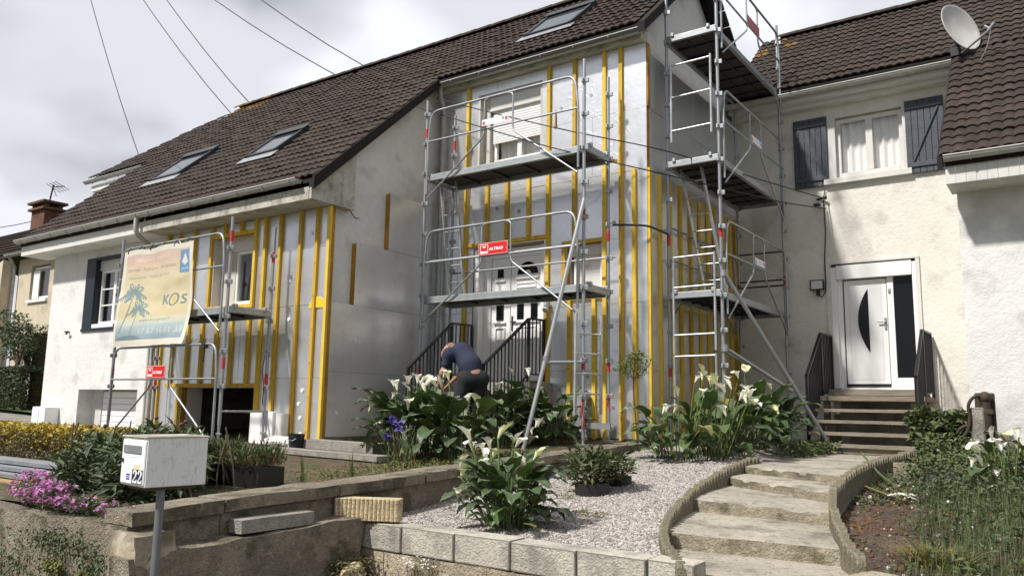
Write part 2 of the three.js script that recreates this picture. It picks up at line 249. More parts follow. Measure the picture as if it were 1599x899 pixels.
function curtain(parent, x0, x1, y0, y1, z) { const g = sheet(60, 2, (u, v) => [mix(x0, x1, u), mix(y1, y0, v), z + .02 * Math.sin(u * (x1 - x0) * 48) + .01 * Math.sin(u * 19)]); return sub(parent, 'curtain', tri(g), M.curtain); }
function shutterSlats(w, x0, x1, y0, y1, z, m, pitch = .05) { for (let y = y1; y > y0 + .01; y -= pitch) sub(w, 'shutter_slat', rb(x0, x1, Math.max(y0, y - pitch + .004), y, z - .012, z + .008, .008), m); }
function skylight(house, x, w, y0, y1, dz, seg) { // on the roof slope
  const [za, ya] = PROF[seg], [zb, yb] = PROF[seg + 1], th = Math.atan2(yb - ya, za - zb), t0 = (y0 - ya) / (yb - ya), t1 = (y1 - ya) / (yb - ya), L = Math.hypot(zb - za, yb - ya) * (t1 - t0);
  const at = (g) => g.rotateX(th).translate(x, y0 - .0, mix(za, zb, t0) + dz);
  const b = (x0, x1, a, c, s0, s1) => at(bx(x0, x1, a, c, -s1, -s0));
  const f = part(house, 'skylight', [b(0, .07, .0, .085, 0, L), b(w - .07, w, .0, .085, 0, L), b(.07, w - .07, .0, .075, 0, .08), b(.07, w - .07, 0, .09, L - .1, L)], M.metalframe);
  sub(f, 'pane', b(.07, w - .07, .055, .068, .08, L - .1), M.skyglass);
  sub(f, 'top_cover', b(-.03, w + .03, .086, .105, L - .16, L + .06), M.metalframe); sub(f, 'flashing', b(-.06, w + .06, .035, .045, -.22, 0), M.galv);
}
// foil-faced boards: plane 'z' faces +z at q, plane 'x' faces +x at q
function boards(house, plane, q, cells, holes, seed) {
  const rnd = mul32(seed);
  for (const c of cells) {
    const r = [c[0] + .002, c[1] - .002, c[2] + .002, c[3] - .002], ps = minus(r, holes); if (!ps.length) continue;
    const k = (rnd() - .5) * .008, mk = (d0, d1) => ps.map(([a, b, y0, y1]) => plane === 'z' ? bx(a, b, y0, y1, q + k + d0, q + k + d1) : bx(q + k + d0, q + k + d1, y0, y1, a, b));
    sub(part(house, 'insulation_board', mk(-.1, -.003), M.foam), 'foil_facing', mk(-.003, 0), M.foil);
  }
}
const rowsOf = (ys, x0, x1, w, off) => ys.slice(1).flatMap((y, i) => { const xs = [x0]; for (let x = x0 + (off[i % off.length] * w || w); x < x1 - .15; x += w) xs.push(x); xs.push(x1); return xs.slice(1).map((b, j) => [xs[j], b, ys[i], y]); });
let bseed = mul32(5);
function battensZ(house, z, list, w = .062, d = .042) { for (const [x, y0, y1] of list) { const g = rb(x - w / 2, x + w / 2, y0, y1, z + .001, z + d + bseed() * .006, .003); part(house, 'batten', g, M.batten[Math.floor(bseed() * 3)]); } }
function battensH(house, z, list, w = .062, d = .042) { for (const [x0, x1, y] of list) part(house, 'batten', tri(rb(-w / 2, w / 2, x0, x1, z + .001, z + d - .004 + bseed() * .003, .003).rotateZ(-Math.PI / 2).translate(0, y, 0)), M.batten[Math.floor(bseed() * 3)]); }

const plaster = mat(.55, .53, .49, .95);
function room(house, x0, x1, y0, y1, z0, z1, m = plaster) { const t = .04; part(house, 'inner_wall', bx(x0, x1, y0, y1, z0 - t, z0), m); part(house, 'inner_wall', bx(x0 - t, x0, y0, y1, z0, z1), m); part(house, 'inner_wall', bx(x1, x1 + t, y0, y1, z0, z1), m); part(house, 'inner_floor', bx(x0, x1, y0 - t, y0, z0, z1), m); part(house, 'inner_ceiling', bx(x0, x1, y1, y1 + t, z0, z1), m); }
// ===== house under renovation (low block z 2.5, tall block z 0, party line x = 0) =====
const HA = thing('terraced_house', 'terraced house with silver foil boards and yellow battens over its front walls', 'house', [-3.5, 0, 0]);
{
  const doorH = [-3.22, -1.8, .8, 3.06], winH = [-3.16, -1.87, 4.5, 5.76], smallH = [-1.37, -.76, 2.13, 2.93], lowW = [-6.87, -5.74, 2.0, 3.16], cellar = [-7.5, -5.5, -.4, .66];
  const gab = (zf, zb) => { const P = [[zf, -.3], [zf, 5.96]]; return P; };
  part(HA, 'wall', wallZ(rect(-8.3, -4.1, -.4, 3.62), 2.4, .3, [lowW, cellar]), M.white);
  part(HA, 'wall', wallZ(rect(-4.4, -.1, -.3, 6.0), -.1, .3, [doorH, winH, smallH]), M.white);
  part(HA, 'wall', prismX([[2.1, -.4], [2.1, 4.35], [.05, 6.25], [-.095, 6.25], [-.095, -.4]], -4.4, -4.1), M.white, 'white roughcast side wall of the low block');
  part(HA, 'wall', prismX([[.12, 6.1], [-2.05, 8.02], [-3.9, 6.5], [-4.7, 5.9], [-4.7, -.4], [-.11, -.4], [-.11, 6.1]], -.4, -.1), M.white, 'plain roughcast gable wall above the foil');
  room(HA, -8.25, -4.45, -.35, .7, -2.2, 2.095, M.concrete); room(HA, -8.25, -4.45, .85, 3.5, -1.5, 2.095); room(HA, -4.35, -.45, 3.2, 5.9, -3.6, -.405); room(HA, -4.35, -.45, .7, 3.1, -3.6, -.405);
  part(HA, 'plinth', [grid(-4.1, -3.96, -.35, -.05, .05, 2.42, .15), bx(-4.05, -.02, -.3, .0, -.1, -.012), bx(-.1, -.012, -.3, 0, -3.85, -.1)], M.dirty);
  // boards
  boards(HA, 'z', 2.5, rowsOf([-.08, .8, 1.9, 2.77, 3.37], -8.28, -4.0, 1.2, [.3, .9, .5]), [lowW, cellar], 3);
  boards(HA, 'x', -4.0, [[.003, .95, -.05, .9], [.95, 2.4, -.05, .9], [.003, .6, .9, 1.93], [.6, 2.4, .9, 1.93], [.003, .75, 1.93, 2.9], [.75, 1.95, 1.93, 2.9], [.003, .05, 2.9, 3.85], [.05, 1.25, 2.9, 3.85]], [], 4);
  boards(HA, 'z', 0, rowsOf([0, .98, 1.97, 2.95, 3.96, 4.92, 5.94], -3.98, -.1, 1.2, [.55, 1, .35, .8]).map((c) => c[1] > -.11 ? [c[0], 0, c[2], c[3]] : c), [doorH, winH, smallH], 5);
  boards(HA, 'x', 0, rowsOf([0, .98, 1.97, 2.95, 3.96, 4.92, 5.8], -3.84, -.1, 1.2, [.9, .4, .7]), [], 6);
  // battens
  battensZ(HA, 2.5, [[-3.985, -.12, 3.36], [-4.25, -.12, 3.38], [-4.63, -.12, 3.38], [-5.1, .1, 3.38], [-5.47, .12, 3.38], [-5.72, 1.93, 3.38], [-6.1, 3.2, 3.38], [-6.54, 3.2, 3.38], [-6.9, 1.93, 3.38], [-7.4, .73, 3.38], [-7.85, .73, 3.38], [-8.2, -.1, 3.38], [-6.2, .73, 1.9], [-6.6, .73, 1.9], [-7.0, .73, 1.9], [-5.76, .73, 1.9], [-7.56, -.2, .66]]);
  battensH(HA, 2.5, [[-7.95, -5.5, .695], [-6.93, -5.69, 3.185], [-6.87, -5.75, 1.965]]);
  battensZ(HA, 0, [[-3.39, .85, 5.95], [-2.94, 3.16, 4.46], [-2.53, 3.16, 4.46], [-2.1, 3.16, 4.46], [-1.72, -.03, 5.95], [-1.235, 2.99, 5.95], [-.7, -.02, 5.95], [-.42, -.02, 5.95], [-.2, 0, 3.97], [-1.31, -.02, 2.05], [-.88, -.02, 2.05], [-1.42, 2.12, 2.93]]);
  battensH(HA, 0, [[-3.36, -1.75, 3.115], [-1.45, -.73, 2.96], [-1.45, -.73, 2.085]]);
  for (const [z, h] of [[-.035, 3.97], [-.39, 3.95], [-.77, 3.94], [-1.16, 3.96], [-1.55, 3.89], [-1.95, 3.87], [-2.3, 3.91], [-2.6, 3.93], [-2.99, 3.87], [-3.37, 3.89], [-3.64, 3.9]])
    part(HA, 'batten', rb(.001, .043, -.01, h, z - .031, z + .031, .003), M.batten[Math.floor(bseed() * 3)]);
  part(HA, 'foam_edge', bx(.003, .02, 4.93, 5.93, -.09, -.01), M.foam); part(HA, 'foam_edge', bx(.003, .018, 2.0, 3.96, -.1, -.068), M.foam);
  const rd = mul32(91); for (const [x, y] of [[-4.4, 3.0], [-4.82, 1.7], [-4.43, .62], [-4.5, .42], [-4.45, .22], [-4.43, -.02], [-5.3, .45], [-5.28, 2.4], [-4.85, 2.3], [-7.1, 1.4], [-6.4, 1.2], [-7.62, 1.8]]) part(HA, 'fixing_disc', tri(new THREE.CylinderGeometry(.03, .03, .008, 12).rotateX(Math.PI / 2).translate(x, y, 2.505)), M.pvc);
  for (const [z, y] of [[1.4, .62], [.9, .35], [1.9, 1.4], [.5, 1.3], [2.2, .3]]) part(HA, 'fixing_disc', tri(new THREE.CylinderGeometry(.028, .028, .008, 12).rotateZ(Math.PI / 2).translate(-3.995, y, z)), M.pvc);
  for (const [x, y] of [[-.3, 1.2], [-.55, 1.0], [-1.1, 1.5], [-1.0, .9], [-.3, .5], [-.57, .45], [-1.5, .7], [-2.3, 3.6], [-2.75, 3.7], [-.95, 5.3], [-1.5, 5.2], [-.55, 3.2]]) part(HA, 'fixing_disc', tri(new THREE.CylinderGeometry(.028, .028, .008, 12).rotateX(Math.PI / 2).translate(x, y, .005)), M.galv);
  part(HA, 'torn_flap', tri(new THREE.ConeGeometry(.035, .34, 3).scale(1, 1, .3).translate(-1.6, 5.05, .008)), M.foam);
  part(HA, 'foam_patch', tri(new THREE.CylinderGeometry(.17, .17, .012, 14, 1, false, -Math.PI / 2, Math.PI).rotateX(Math.PI / 2).rotateZ(Math.PI).translate(-4.2, 1.84, 2.51)), M.yellow);
  // cornice, gutters, roof
  part(HA, 'cornice', [grid(-8.3, -3.98, 3.375, 3.62, 2.35, 2.96, .2), prismX([[2.95, 3.38], [2.95, 3.66], [2.1, 4.4], [2.1, 3.38]], -4.1, -3.93)], M.weathered, 'weathered concrete eaves slab');
  part(HA, 'cornice', [bx(-3.98, -.02, 5.945, 6.09, -.1, .13), bx(-3.98, .06, 6.09, 6.14, .0, .16)], M.weathered);
  gutterX(HA, -8.28, -4.12, 3.675, 3.04); gutterX(HA, -3.9, .0, 6.06, .21);
  part(HA, 'downpipe', pipe([[-3.88, 6.02, .21], [-3.88, 5.85, .2], [-3.9, 5.6, .08], [-3.9, -.1, .08]], .04, .08), M.gutter);
  roofOn(HA, 'roof', 0, [[0, -8.3, -3.86], [1, -8.3, .1]], [-8.3, .1], (x, y, r) => (x > -.2 && y < 7 && r() < .3));
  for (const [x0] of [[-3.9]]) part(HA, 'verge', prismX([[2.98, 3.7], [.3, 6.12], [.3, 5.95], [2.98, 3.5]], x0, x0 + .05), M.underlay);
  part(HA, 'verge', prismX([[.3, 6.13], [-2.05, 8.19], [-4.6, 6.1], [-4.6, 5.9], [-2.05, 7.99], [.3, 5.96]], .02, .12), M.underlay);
  part(HA, 'rear_roof', prismX([[-2.05, 8.19], [-4.75, 5.95], [-4.75, 5.85], [-2.05, 8.05]], -8.3, .02), M.underlay);
  { const r = mul32(8), dir = [-2.7, -2.24]; for (let i = 0; i < 11; i++) { const t = i / 11, z = -2.05 + dir[0] * t, y = 8.19 + dir[1] * t; part(HA, 'verge_tile', tri(rb(-.12, .12, -.035, .035, -.15, .15, .02).rotateX(-Math.atan2(2.24, 2.7)).translate(.12, y - .1, z - .12)), M.tiles[Math.floor(r() * 3)]); } }
  skylight(HA, -7.1, .86, 4.78, 5.42, 0, 0); skylight(HA, -2.6, 1.0, 6.86, 7.6, 0, 1);
  // openings
  const lw = windowUnit(HA, [-6.45, -5.8, 2.03, 2.93], 2.3, { cols: 1 });
  sub(lw, 'roller_box', rb(-6.86, -5.75, 2.93, 3.16, 2.22, 2.36), M.pvcdull); sub(lw, 'side_panel', bx(-6.86, -6.45, 2.0, 2.93, 2.22, 2.34), M.reveal);
  sub(lw, 'reveal', [bx(-6.87, -6.84, 2.0, 3.16, 2.1, 2.5), bx(-5.77, -5.74, 2.0, 3.16, 2.1, 2.5)], M.pvcdull);
  const tw = windowUnit(HA, [-2.95, -1.9, 4.55, 5.3], -.2, { cols: 2, glass: M.glass });
  curtain(tw, -2.93, -1.92, 4.58, 5.3, -.34);
  sub(tw, 'roller_box', rb(-3.0, -1.88, 5.45, 5.72, -.2, -.08, .02), M.pvcdull); shutterSlats(tw, -2.95, -1.9, 4.88, 5.45, -.13, M.pvc, .045);
  sub(tw, 'reveal', [bx(-3.16, -3.0, 4.5, 5.76, -.25, -.1), bx(-3.16, -1.87, 5.72, 5.76, -.3, -.02), bx(-3.16, -3.12, 4.5, 5.76, -.1, .03), bx(-1.9, -1.87, 4.5, 5.72, -.25, 0)], M.reveal);
  const sw = windowUnit(HA, [-1.3, -.78, 2.15, 2.75], -.12, { cols: 1, glass: M.glass }); sub(sw, 'inner_blind', bx(-1.3, -.78, 2.15, 2.75, -.16, -.15), M.pvcdull); sub(sw, 'roller_box', bx(-1.36, -.77, 2.75, 2.92, -.16, -.04), M.reveal);
  // front door: white, narrow leaf and wide leaf with small dark panes
  const dz = -.2, D = part(HA, 'front_door', [rb(-3.2, -3.1, .82, 3.04, dz - .04, dz + .2), rb(-3.1, -2.96, .82, 2.95, dz - .04, dz + .04), rb(-1.93, -1.82, .82, 3.04, dz - .04, dz + .1), rb(-2.96, -1.93, 2.88, 3.04, dz - .04, dz + .05), rb(-2.95, -2.57, .84, 2.88, dz - .03, dz + .02), rb(-2.55, -1.94, .84, 2.88, dz - .03, dz + .03)], M.pvc, 'white front door with arched and fan-shaped dark panes');
  for (const [x0, x1, y0, y1] of [[-2.86, -2.66, .98, 1.42], [-2.86, -2.66, 1.5, 1.72], [-2.44, -2.05, .98, 1.42], [-2.44, -2.05, 1.5, 1.72], [-2.44, -2.05, 2.35, 2.44]]) sub(D, 'moulding', [rb(x0, x1, y0, y0 + .02, dz + .02, dz + .045), rb(x0, x1, y1 - .02, y1, dz + .02, dz + .045), rb(x0, x0 + .02, y0 + .02, y1 - .02, dz + .02, dz + .045), rb(x1 - .02, x1, y0 + .02, y1 - .02, dz + .02, dz + .045)], M.pvc);
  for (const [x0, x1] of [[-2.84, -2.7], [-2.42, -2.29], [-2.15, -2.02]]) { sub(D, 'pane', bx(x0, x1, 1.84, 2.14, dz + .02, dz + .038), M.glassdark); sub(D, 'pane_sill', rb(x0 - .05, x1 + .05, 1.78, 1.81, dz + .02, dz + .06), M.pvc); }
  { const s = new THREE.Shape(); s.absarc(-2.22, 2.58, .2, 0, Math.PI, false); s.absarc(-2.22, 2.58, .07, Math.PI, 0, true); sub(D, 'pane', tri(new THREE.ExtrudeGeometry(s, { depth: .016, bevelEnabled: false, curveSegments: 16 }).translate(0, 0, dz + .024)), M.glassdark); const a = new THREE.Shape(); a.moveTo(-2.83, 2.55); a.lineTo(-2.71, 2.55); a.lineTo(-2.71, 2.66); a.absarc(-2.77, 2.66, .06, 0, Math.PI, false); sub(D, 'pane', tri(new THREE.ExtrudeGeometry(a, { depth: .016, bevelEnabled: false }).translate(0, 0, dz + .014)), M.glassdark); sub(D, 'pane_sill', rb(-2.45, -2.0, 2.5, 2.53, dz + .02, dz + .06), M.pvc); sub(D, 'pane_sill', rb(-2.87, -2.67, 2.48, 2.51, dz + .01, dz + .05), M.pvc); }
  sub(D, 'handle', [rb(-2.53, -2.5, 1.66, 1.9, dz + .03, dz + .045), rod([-2.515, 1.8, dz + .05], [-2.42, 1.8, dz + .07], .011), rod([-2.515, 1.8, dz + .03], [-2.515, 1.8, dz + .075], .011)], M.metalframe);
  part(HA, 'wall_light', [rb(-1.72, -1.66, 1.98, 2.08, .05, .13), tri(new THREE.SphereGeometry(.05, 12, 8).translate(-1.69, 1.93, .11))], M.lamp);
  part(HA, 'wall_slot', [bx(-1.02, -.62, .46, .58, .003, .012)], M.concrete);
}
// ===== white neighbour on the left: low block, then a tall block with a hipped end =====
const HB = thing('terraced_house', 'white roughcast house at the left end with dark window surround and small garage door', 'house', [-10.4, 0, 0]);
{
  const win = [-11.06, -9.6, 1.8, 3.2], gar = [-10.95, -8.87, -.5, .62];
  part(HB, 'wall', wallZ(rect(-12.42, -8.3, -.5, 3.5), 2.5, .35, [win, gar]), M.white);
  part(HB, 'wall', prismX([[2.15, -.5], [2.15, 4.2], [.3, 6.0], [-4, 6], [-4, -.5]], -12.42, -12.1), M.white);
  part(HB, 'wall', wallZ(rect(-15.7, -12.42, -.5, 6.0), 0, .3, []), M.white); part(HB, 'wall', bx(-15.7, -15.4, -.5, 5.9, -4.2, -.3), M.white);
  room(HB, -12.05, -8.35, .8, 3.4, -1.5, 2.145);
  part(HB, 'eaves_box', bx(-12.95, -8.3, 3.37, 3.6, 2.4, 2.95), M.fascia, 'clean white eaves box'); part(HB, 'eaves_box', bx(-15.75, -12.42, 5.78, 5.93, .001, .25), M.fascia);
  gutterX(HB, -13.0, -8.28, 3.675, 3.04); gutterX(HB, -15.95, -12.5, 6.05, .32);
  part(HB, 'downpipe', pipe([[-8.42, 3.64, 3.04], [-8.42, 3.36, 3.04], [-8.36, 3.0, 2.58], [-8.36, 2.7, 2.57], [-8.36, -.2, 2.57]], .045, .1), M.gutter);
  part(HB, 'downpipe', pipe([[-8.5, 1.35, 2.56], [-8.5, -.2, 2.56]], .03, 0), M.reveal);
  roofOn(HB, 'roof', 0, [[0, -13.03, -8.3], [1, -12.9, -8.3], [1, -15.85, -12.92, (x, t) => x > -15.85 + t * 2.85]], [-13.0, -8.3], (x, y, r) => (x < -11.6 && x > -13.1 && y > 7.75 && r() < .8));
  part(HB, 'rear_roof', [prismX([[-2.05, 8.15], [-4.75, 5.95], [-4.75, 5.85], [-2.05, 8.05]], -13, -8.3)], M.underlay);
  skylight(HB, -10.42, 1.1, 4.86, 5.62, 0, 0);
  const w = windowUnit(HB, [-10.68, -9.62, 1.88, 2.95], 2.36, { cols: 2, rows: 3 });
  sub(w, 'roller_box', rb(-10.72, -9.6, 2.95, 3.15, 2.25, 2.42), M.pvcdull);
  sub(w, 'dark_surround', [bx(-11.05, -10.7, 1.8, 3.2, 2.2, 2.512), bx(-10.7, -9.6, 3.15, 3.2, 2.2, 2.512), bx(-11.05, -9.6, 1.74, 1.8, 2.2, 2.53)], M.navy); sub(w, 'white_sill', rb(-10.72, -9.6, 1.8, 1.88, 2.2, 2.5), M.pvc);
  const g = part(HB, 'garage_door', bx(-10.9, -8.87, -.5, .6, 2.14, 2.17), M.pvcdull); for (let y = .58; y > -.45; y -= .115) sub(g, 'door_slat', rb(-10.6, -8.88, y - .108, y, 2.17, 2.19, .012), M.pvc);
  part(HB, 'reveal', bx(-10.95, -10.62, -.5, .62, 2.15, 2.2), M.white);
  part(HB, 'wall_hook', [rod([-11.52, 1.76, 2.5], [-11.52, 1.76, 2.6], .015), rod([-11.55, 1.72, 2.55], [-11.45, 1.76, 2.57], .02)], M.metalframe);
}
// ===== cream neighbour on the right: recessed tall part and a projecting low block =====
const HC = thing('terraced_house', 'cream roughcast house on the right with grey shutters and white front door', 'house', [3.5, 0, -3.85]);
{
  const Z = -3.85, win = [1.72, 2.93, 4.44, 5.58], door = [1.62, 2.98, .78, 2.95];
  part(HC, 'wall', wallZ(rect(-.05, 4.2, -.4, 6.05), Z, .3, [win, door]), M.cream);
  part(HC, 'wall', wallZ(rect(3.86, 10.5, -.5, 3.45), -1.35, .3), M.white, 'white roughcast wall of the low block'); part(HC, 'wall', prismX([[-1.65, -.5], [-1.65, 4.1], [-3.6, 5.9], [Z, 5.9], [Z, -.5]], 3.86, 4.16), M.cream);
  room(HC, .05, 4.1, 3.3, 5.85, -7.6, -4.155); room(HC, .05, 4.1, .7, 3.2, -7.6, -4.155);
  part(HC, 'cornice', [bx(0, 4.0, 5.88, 6.06, Z - .1, -3.52), bx(0, 3.86, 5.8, 5.88, Z - .1, -3.68)], M.pvcdull);
  const fas = part(HC, 'eaves_box', bx(3.8, 10.5, 3.34, 3.36, -1.4, -.8), M.fascia); for (let x = 3.8; x < 7.4; x += .115) sub(fas, 'fascia_plank', rb(x + .001, x + .114, 3.335, 3.62, -.8, -.785, .004), M.pvcdull);
  gutterX(HC, -.05, 3.72, 6.01, -3.43); gutterX(HC, 3.8, 10.5, 3.675, -.70);
  roofOn(HC, 'roof', -3.72, [[0, 3.74, 7.6], [1, -.02, 7.6]], [.35, 7.6], (x, y, r) => (x < .55 && y > 7.4 && r() < .45));
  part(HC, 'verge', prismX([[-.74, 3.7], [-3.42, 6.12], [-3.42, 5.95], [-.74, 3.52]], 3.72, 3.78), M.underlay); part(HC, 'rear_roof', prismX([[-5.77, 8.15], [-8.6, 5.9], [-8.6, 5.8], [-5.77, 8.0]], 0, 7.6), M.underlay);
  const w = windowUnit(HC, [1.8, 2.88, 4.5, 5.55], Z - .1, { cols: 2, f: .07, glass: M.glass, mat: M.pvcdull });
  curtain(w, 1.84, 2.32, 4.55, 5.5, Z - .22); curtain(w, 2.37, 2.85, 4.55, 5.5, Z - .22);
  sub(w, 'reveal', [rb(1.66, 1.8, 4.44, 5.62, Z - .2, Z + .02), rb(2.88, 2.94, 4.44, 5.62, Z - .2, Z + .02), rb(1.6, 3.0, 4.36, 4.46, Z - .2, Z + .09)], M.pvcdull);
  for (const [a, b, s] of [[1.09, 1.67, 1], [2.93, 3.51, -1]]) { // plank shutters folded back on the wall
    const m = part(HC, 'shutter', [bx(a, b, 4.36, 5.62, Z + .03, Z + .04)], M.anthracite, s > 0 ? 'left grey plank shutter' : 'right grey plank shutter'), n = 6;
    for (let i = 0; i < n; i++) sub(m, 'plank', rb(mix(a, b, i / n) + .002, mix(a, b, (i + 1) / n) - .002, 4.36, 5.62, Z + .04, Z + .062, .006), M.anthracite);
    for (const y of [4.46, 5.46]) sub(m, 'cross_batten', rb(a + .01, b - .01, y, y + .08, Z + .062, Z + .085, .006), M.anthracite);
    sub(m, 'diagonal_brace', beam(s > 0 ? [b - .05, 4.55, Z + .07] : [a + .1, 4.55, Z + .07], s > 0 ? [a + .1, 5.44, Z + .07] : [b - .08, 5.44, Z + .07], .045, .02), M.anthracite);
  }
  const q = Z - .08, D = part(HC, 'front_door', [rb(1.63, 1.72, .82, 2.9, q - .06, q + .1), rb(2.9, 2.96, .82, 2.9, q - .06, q + .1), rb(1.72, 2.9, 2.68, 2.92, q - .04, q + .12), rb(1.72, 2.9, .80, .84, q - .06, q + .1), rb(1.72, 1.8, .84, 2.68, q - .03, q + .04), rb(2.5, 2.6, .84, 2.68, q - .03, q + .04), rb(1.82, 2.49, .9, 2.66, q - .03, q + .03), rb(2.6, 2.9, .84, 1.0, q - .03, q + .03)], M.pvc, 'white front door with a crescent pane and dark sidelight');
  sub(D, 'outer_trim', [bx(1.56, 1.63, .8, 2.98, Z - .02, Z + .03), bx(1.56, 3.02, 2.95, 2.985, Z - .02, Z + .035), bx(2.96, 3.02, .8, 2.95, Z - .02, Z + .03)], M.pvcdull);
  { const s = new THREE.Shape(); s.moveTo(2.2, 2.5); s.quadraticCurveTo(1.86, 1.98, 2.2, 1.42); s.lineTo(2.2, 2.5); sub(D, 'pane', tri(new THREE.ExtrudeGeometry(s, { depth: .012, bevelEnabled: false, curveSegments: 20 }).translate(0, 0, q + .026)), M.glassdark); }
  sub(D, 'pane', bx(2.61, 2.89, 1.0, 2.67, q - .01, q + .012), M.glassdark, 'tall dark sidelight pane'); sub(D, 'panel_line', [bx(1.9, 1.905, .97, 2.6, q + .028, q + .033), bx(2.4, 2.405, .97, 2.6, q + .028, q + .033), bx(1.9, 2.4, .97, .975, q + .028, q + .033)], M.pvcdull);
  sub(D, 'handle', [rb(2.44, 2.475, 1.8, 2.0, q + .03, q + .05), rod([2.46, 1.93, q + .07], [2.34, 1.93, q + .075], .012), rod([2.46, 1.93, q + .03], [2.46, 1.93, q + .08], .012), rb(2.52, 2.56, 2.4, 2.48, q + .04, q + .055)], M.galv);
  sub(D, 'draught_strip', bx(1.82, 2.49, .845, .885, q + .02, q + .04), M.metalframe);
  part(HC, 'dark_cable', pipe([[1.6, 4.3, Z + .03], [1.56, 4.1, Z + .03], [1.58, 3.6, Z + .03], [1.54, 3.0, Z + .03], [1.55, 2.6, Z + .03]], .009, .1, 6), M.cable);
}
// ===== far cream house on the left with a brick chimney =====
const HD = thing('distant_house', 'small cream house far left behind the dark hedge with a brown tiled roof', 'house', [-21, 0, -1]);
{
  const win = [-19.2, -18.1, 3.15, 4.15], low = [-19.35, -18.2, 1.1, 2.0];
  part(HD, 'wall', wallZ(rect(-20, -15.9, -.5, 4.4), 0, .3, [win, low]), M.farcream); part(HD, 'wall', wallZ([[-28, -.5], [-20.1, -.5], [-20.1, 4.35], [-21.2, 4.0], [-28, 1.8]], .4, .3), M.farcream); room(HD, -19.95, -15.95, .4, 2.4, -4, -.305); room(HD, -19.95, -15.95, 2.6, 4.3, -4, -.305);
  const w = windowUnit(HD, [-19.1, -18.2, 3.2, 4.1], -.1, { cols: 1 }); sub(w, 'open_sash', rb(-19.1, -18.75, 3.2, 4.0, -.06, -.03), M.pvc); sub(w, 'sill', rb(-19.25, -18.1, 3.08, 3.16, -.1, .06), M.pvc);
  windowUnit(HD, [-19.3, -18.25, 1.15, 1.95], -.1, { cols: 2 });
  gutterX(HD, -20.2, -15.9, 4.5, .3); part(HD, 'downpipe', pipe([[-20.05, 4.5, .3], [-20.05, 4.2, .1], [-20.05, -.4, .1]], .05, .08), M.gutter);
  const R = part(HD, 'roof', [prismX([[.35, 4.5], [-2.5, 6.4], [-6, 4.4], [-6, 4.3], [-2.5, 6.25], [.35, 4.4]], -30, -15.9)], M.tiles[1]); for (let r = 0; r < 9; r++) { const t = r / 9; sub(R, 'tile_course', rb(-30, -15.9, mix(4.52, 6.42, t), mix(4.56, 6.46, t), mix(.38, -2.48, t) - .3, mix(.38, -2.48, t), .01), M.tiles[r % 3]); }
  const c = part(HD, 'chimney', [bx(-24.95, -24.0, 5.6, 6.95, -2.9, -2.3)], M.brick); sub(c, 'chimney_cap', [bx(-25.05, -23.9, 6.95, 7.03, -3, -2.2), bx(-25.08, -23.87, 7.18, 7.26, -3.02, -2.18), ...[[-24.95, -2.9], [-24.15, -2.9], [-24.95, -2.45], [-24.15, -2.45]].map(([x, z]) => bx(x, x + .15, 7.03, 7.18, z, z + .15))], M.brick);
}
{
  const A = thing('television_antenna', 'television antenna on a thin mast beside the brick chimney', 'antenna', [-24.3, 6.4, -2.5]);
  part(A, 'mast', rod([-24.45, 6.3, -2.5], [-23.98, 7.85, -2.5], .028), M.metalframe); part(A, 'boom', rod([-24.05, 7.78, -2.5], [-23.2, 7.68, -2.5], .018), M.metalframe);
  for (let i = 0; i < 4; i++) part(A, 'element', rod([-23.95 + i * .2, 7.62, -2.75], [-23.95 + i * .2, 7.82, -2.25], .01), M.metalframe); part(A, 'strut', rod([-24.0, 7.75, -2.5], [-23.7, 7.4, -2.5], .014), M.metalframe);
}

// ---------- scaffolds ----------
function upright(g, x, z, y0, y1, marks = [], lean = 0) {
  const m = part(g, 'upright', rod([x, y0, z], [x + lean, y1, z], .0245, 10), M.galv);
  for (let y = y0 + .55; y < y1 - .1; y += .5) sub(m, 'coupling', [tri(new THREE.CylinderGeometry(.036, .036, .05, 10).translate(x, y, z)), rb(x + .02, x + .075, y - .03, y + .035, z - .015, z + .015), rb(x - .015, x + .015, y - .03, y + .03, z + .02, z + .065)], M.galv);
  for (const y of marks) sub(m, 'red_marker', rod([x, y, z], [x, y + .16, z], .0262, 10), M.red);
  return m;
}
function foot(g, x, z, y) { part(g, 'base_jack', [rod([x, y, z], [x, y + .35, z], .018), bx(x - .07, x + .07, y, y + .012, z - .07, z + .07), rb(x - .05, x + .05, y + .17, y + .2, z - .015, z + .015)], M.galv); }
function deckX(g, x0, x1, z0, z1, y) { // steel-framed platform, long side along x
  const d = part(g, 'deck', bx(x0 + .05, x1 - .05, y - .035, y - .005, z0 + .035, z1 - .035), M.ply);
  for (const z of [z0, z1 - .035]) sub(d, 'side_beam', [rb(x0, x1, y - .095, y, z, z + .035, .008), rb(x0, x1, y - .105, y - .092, z - .012, z + .047, .004)], M.deckface);
  for (const x of [x0 - .03, x1]) sub(d, 'end_beam', [rb(x, x + .045, y - .09, y + .01, z0, z1, .01), ...[z0 + .1, z1 - .14].map((z) => rb(x - .03, x + .07, y - .02, y + .045, z, z + .05, .012))], M.deckface);
  for (let i = 1; i < 5; i++) { const x = mix(x0, x1, i / 5); sub(d, 'cross_bar', rb(x - .011, x + .011, y - .07, y - .036, z0 + .035, z1 - .035), M.metalframe); }
  return d;
}
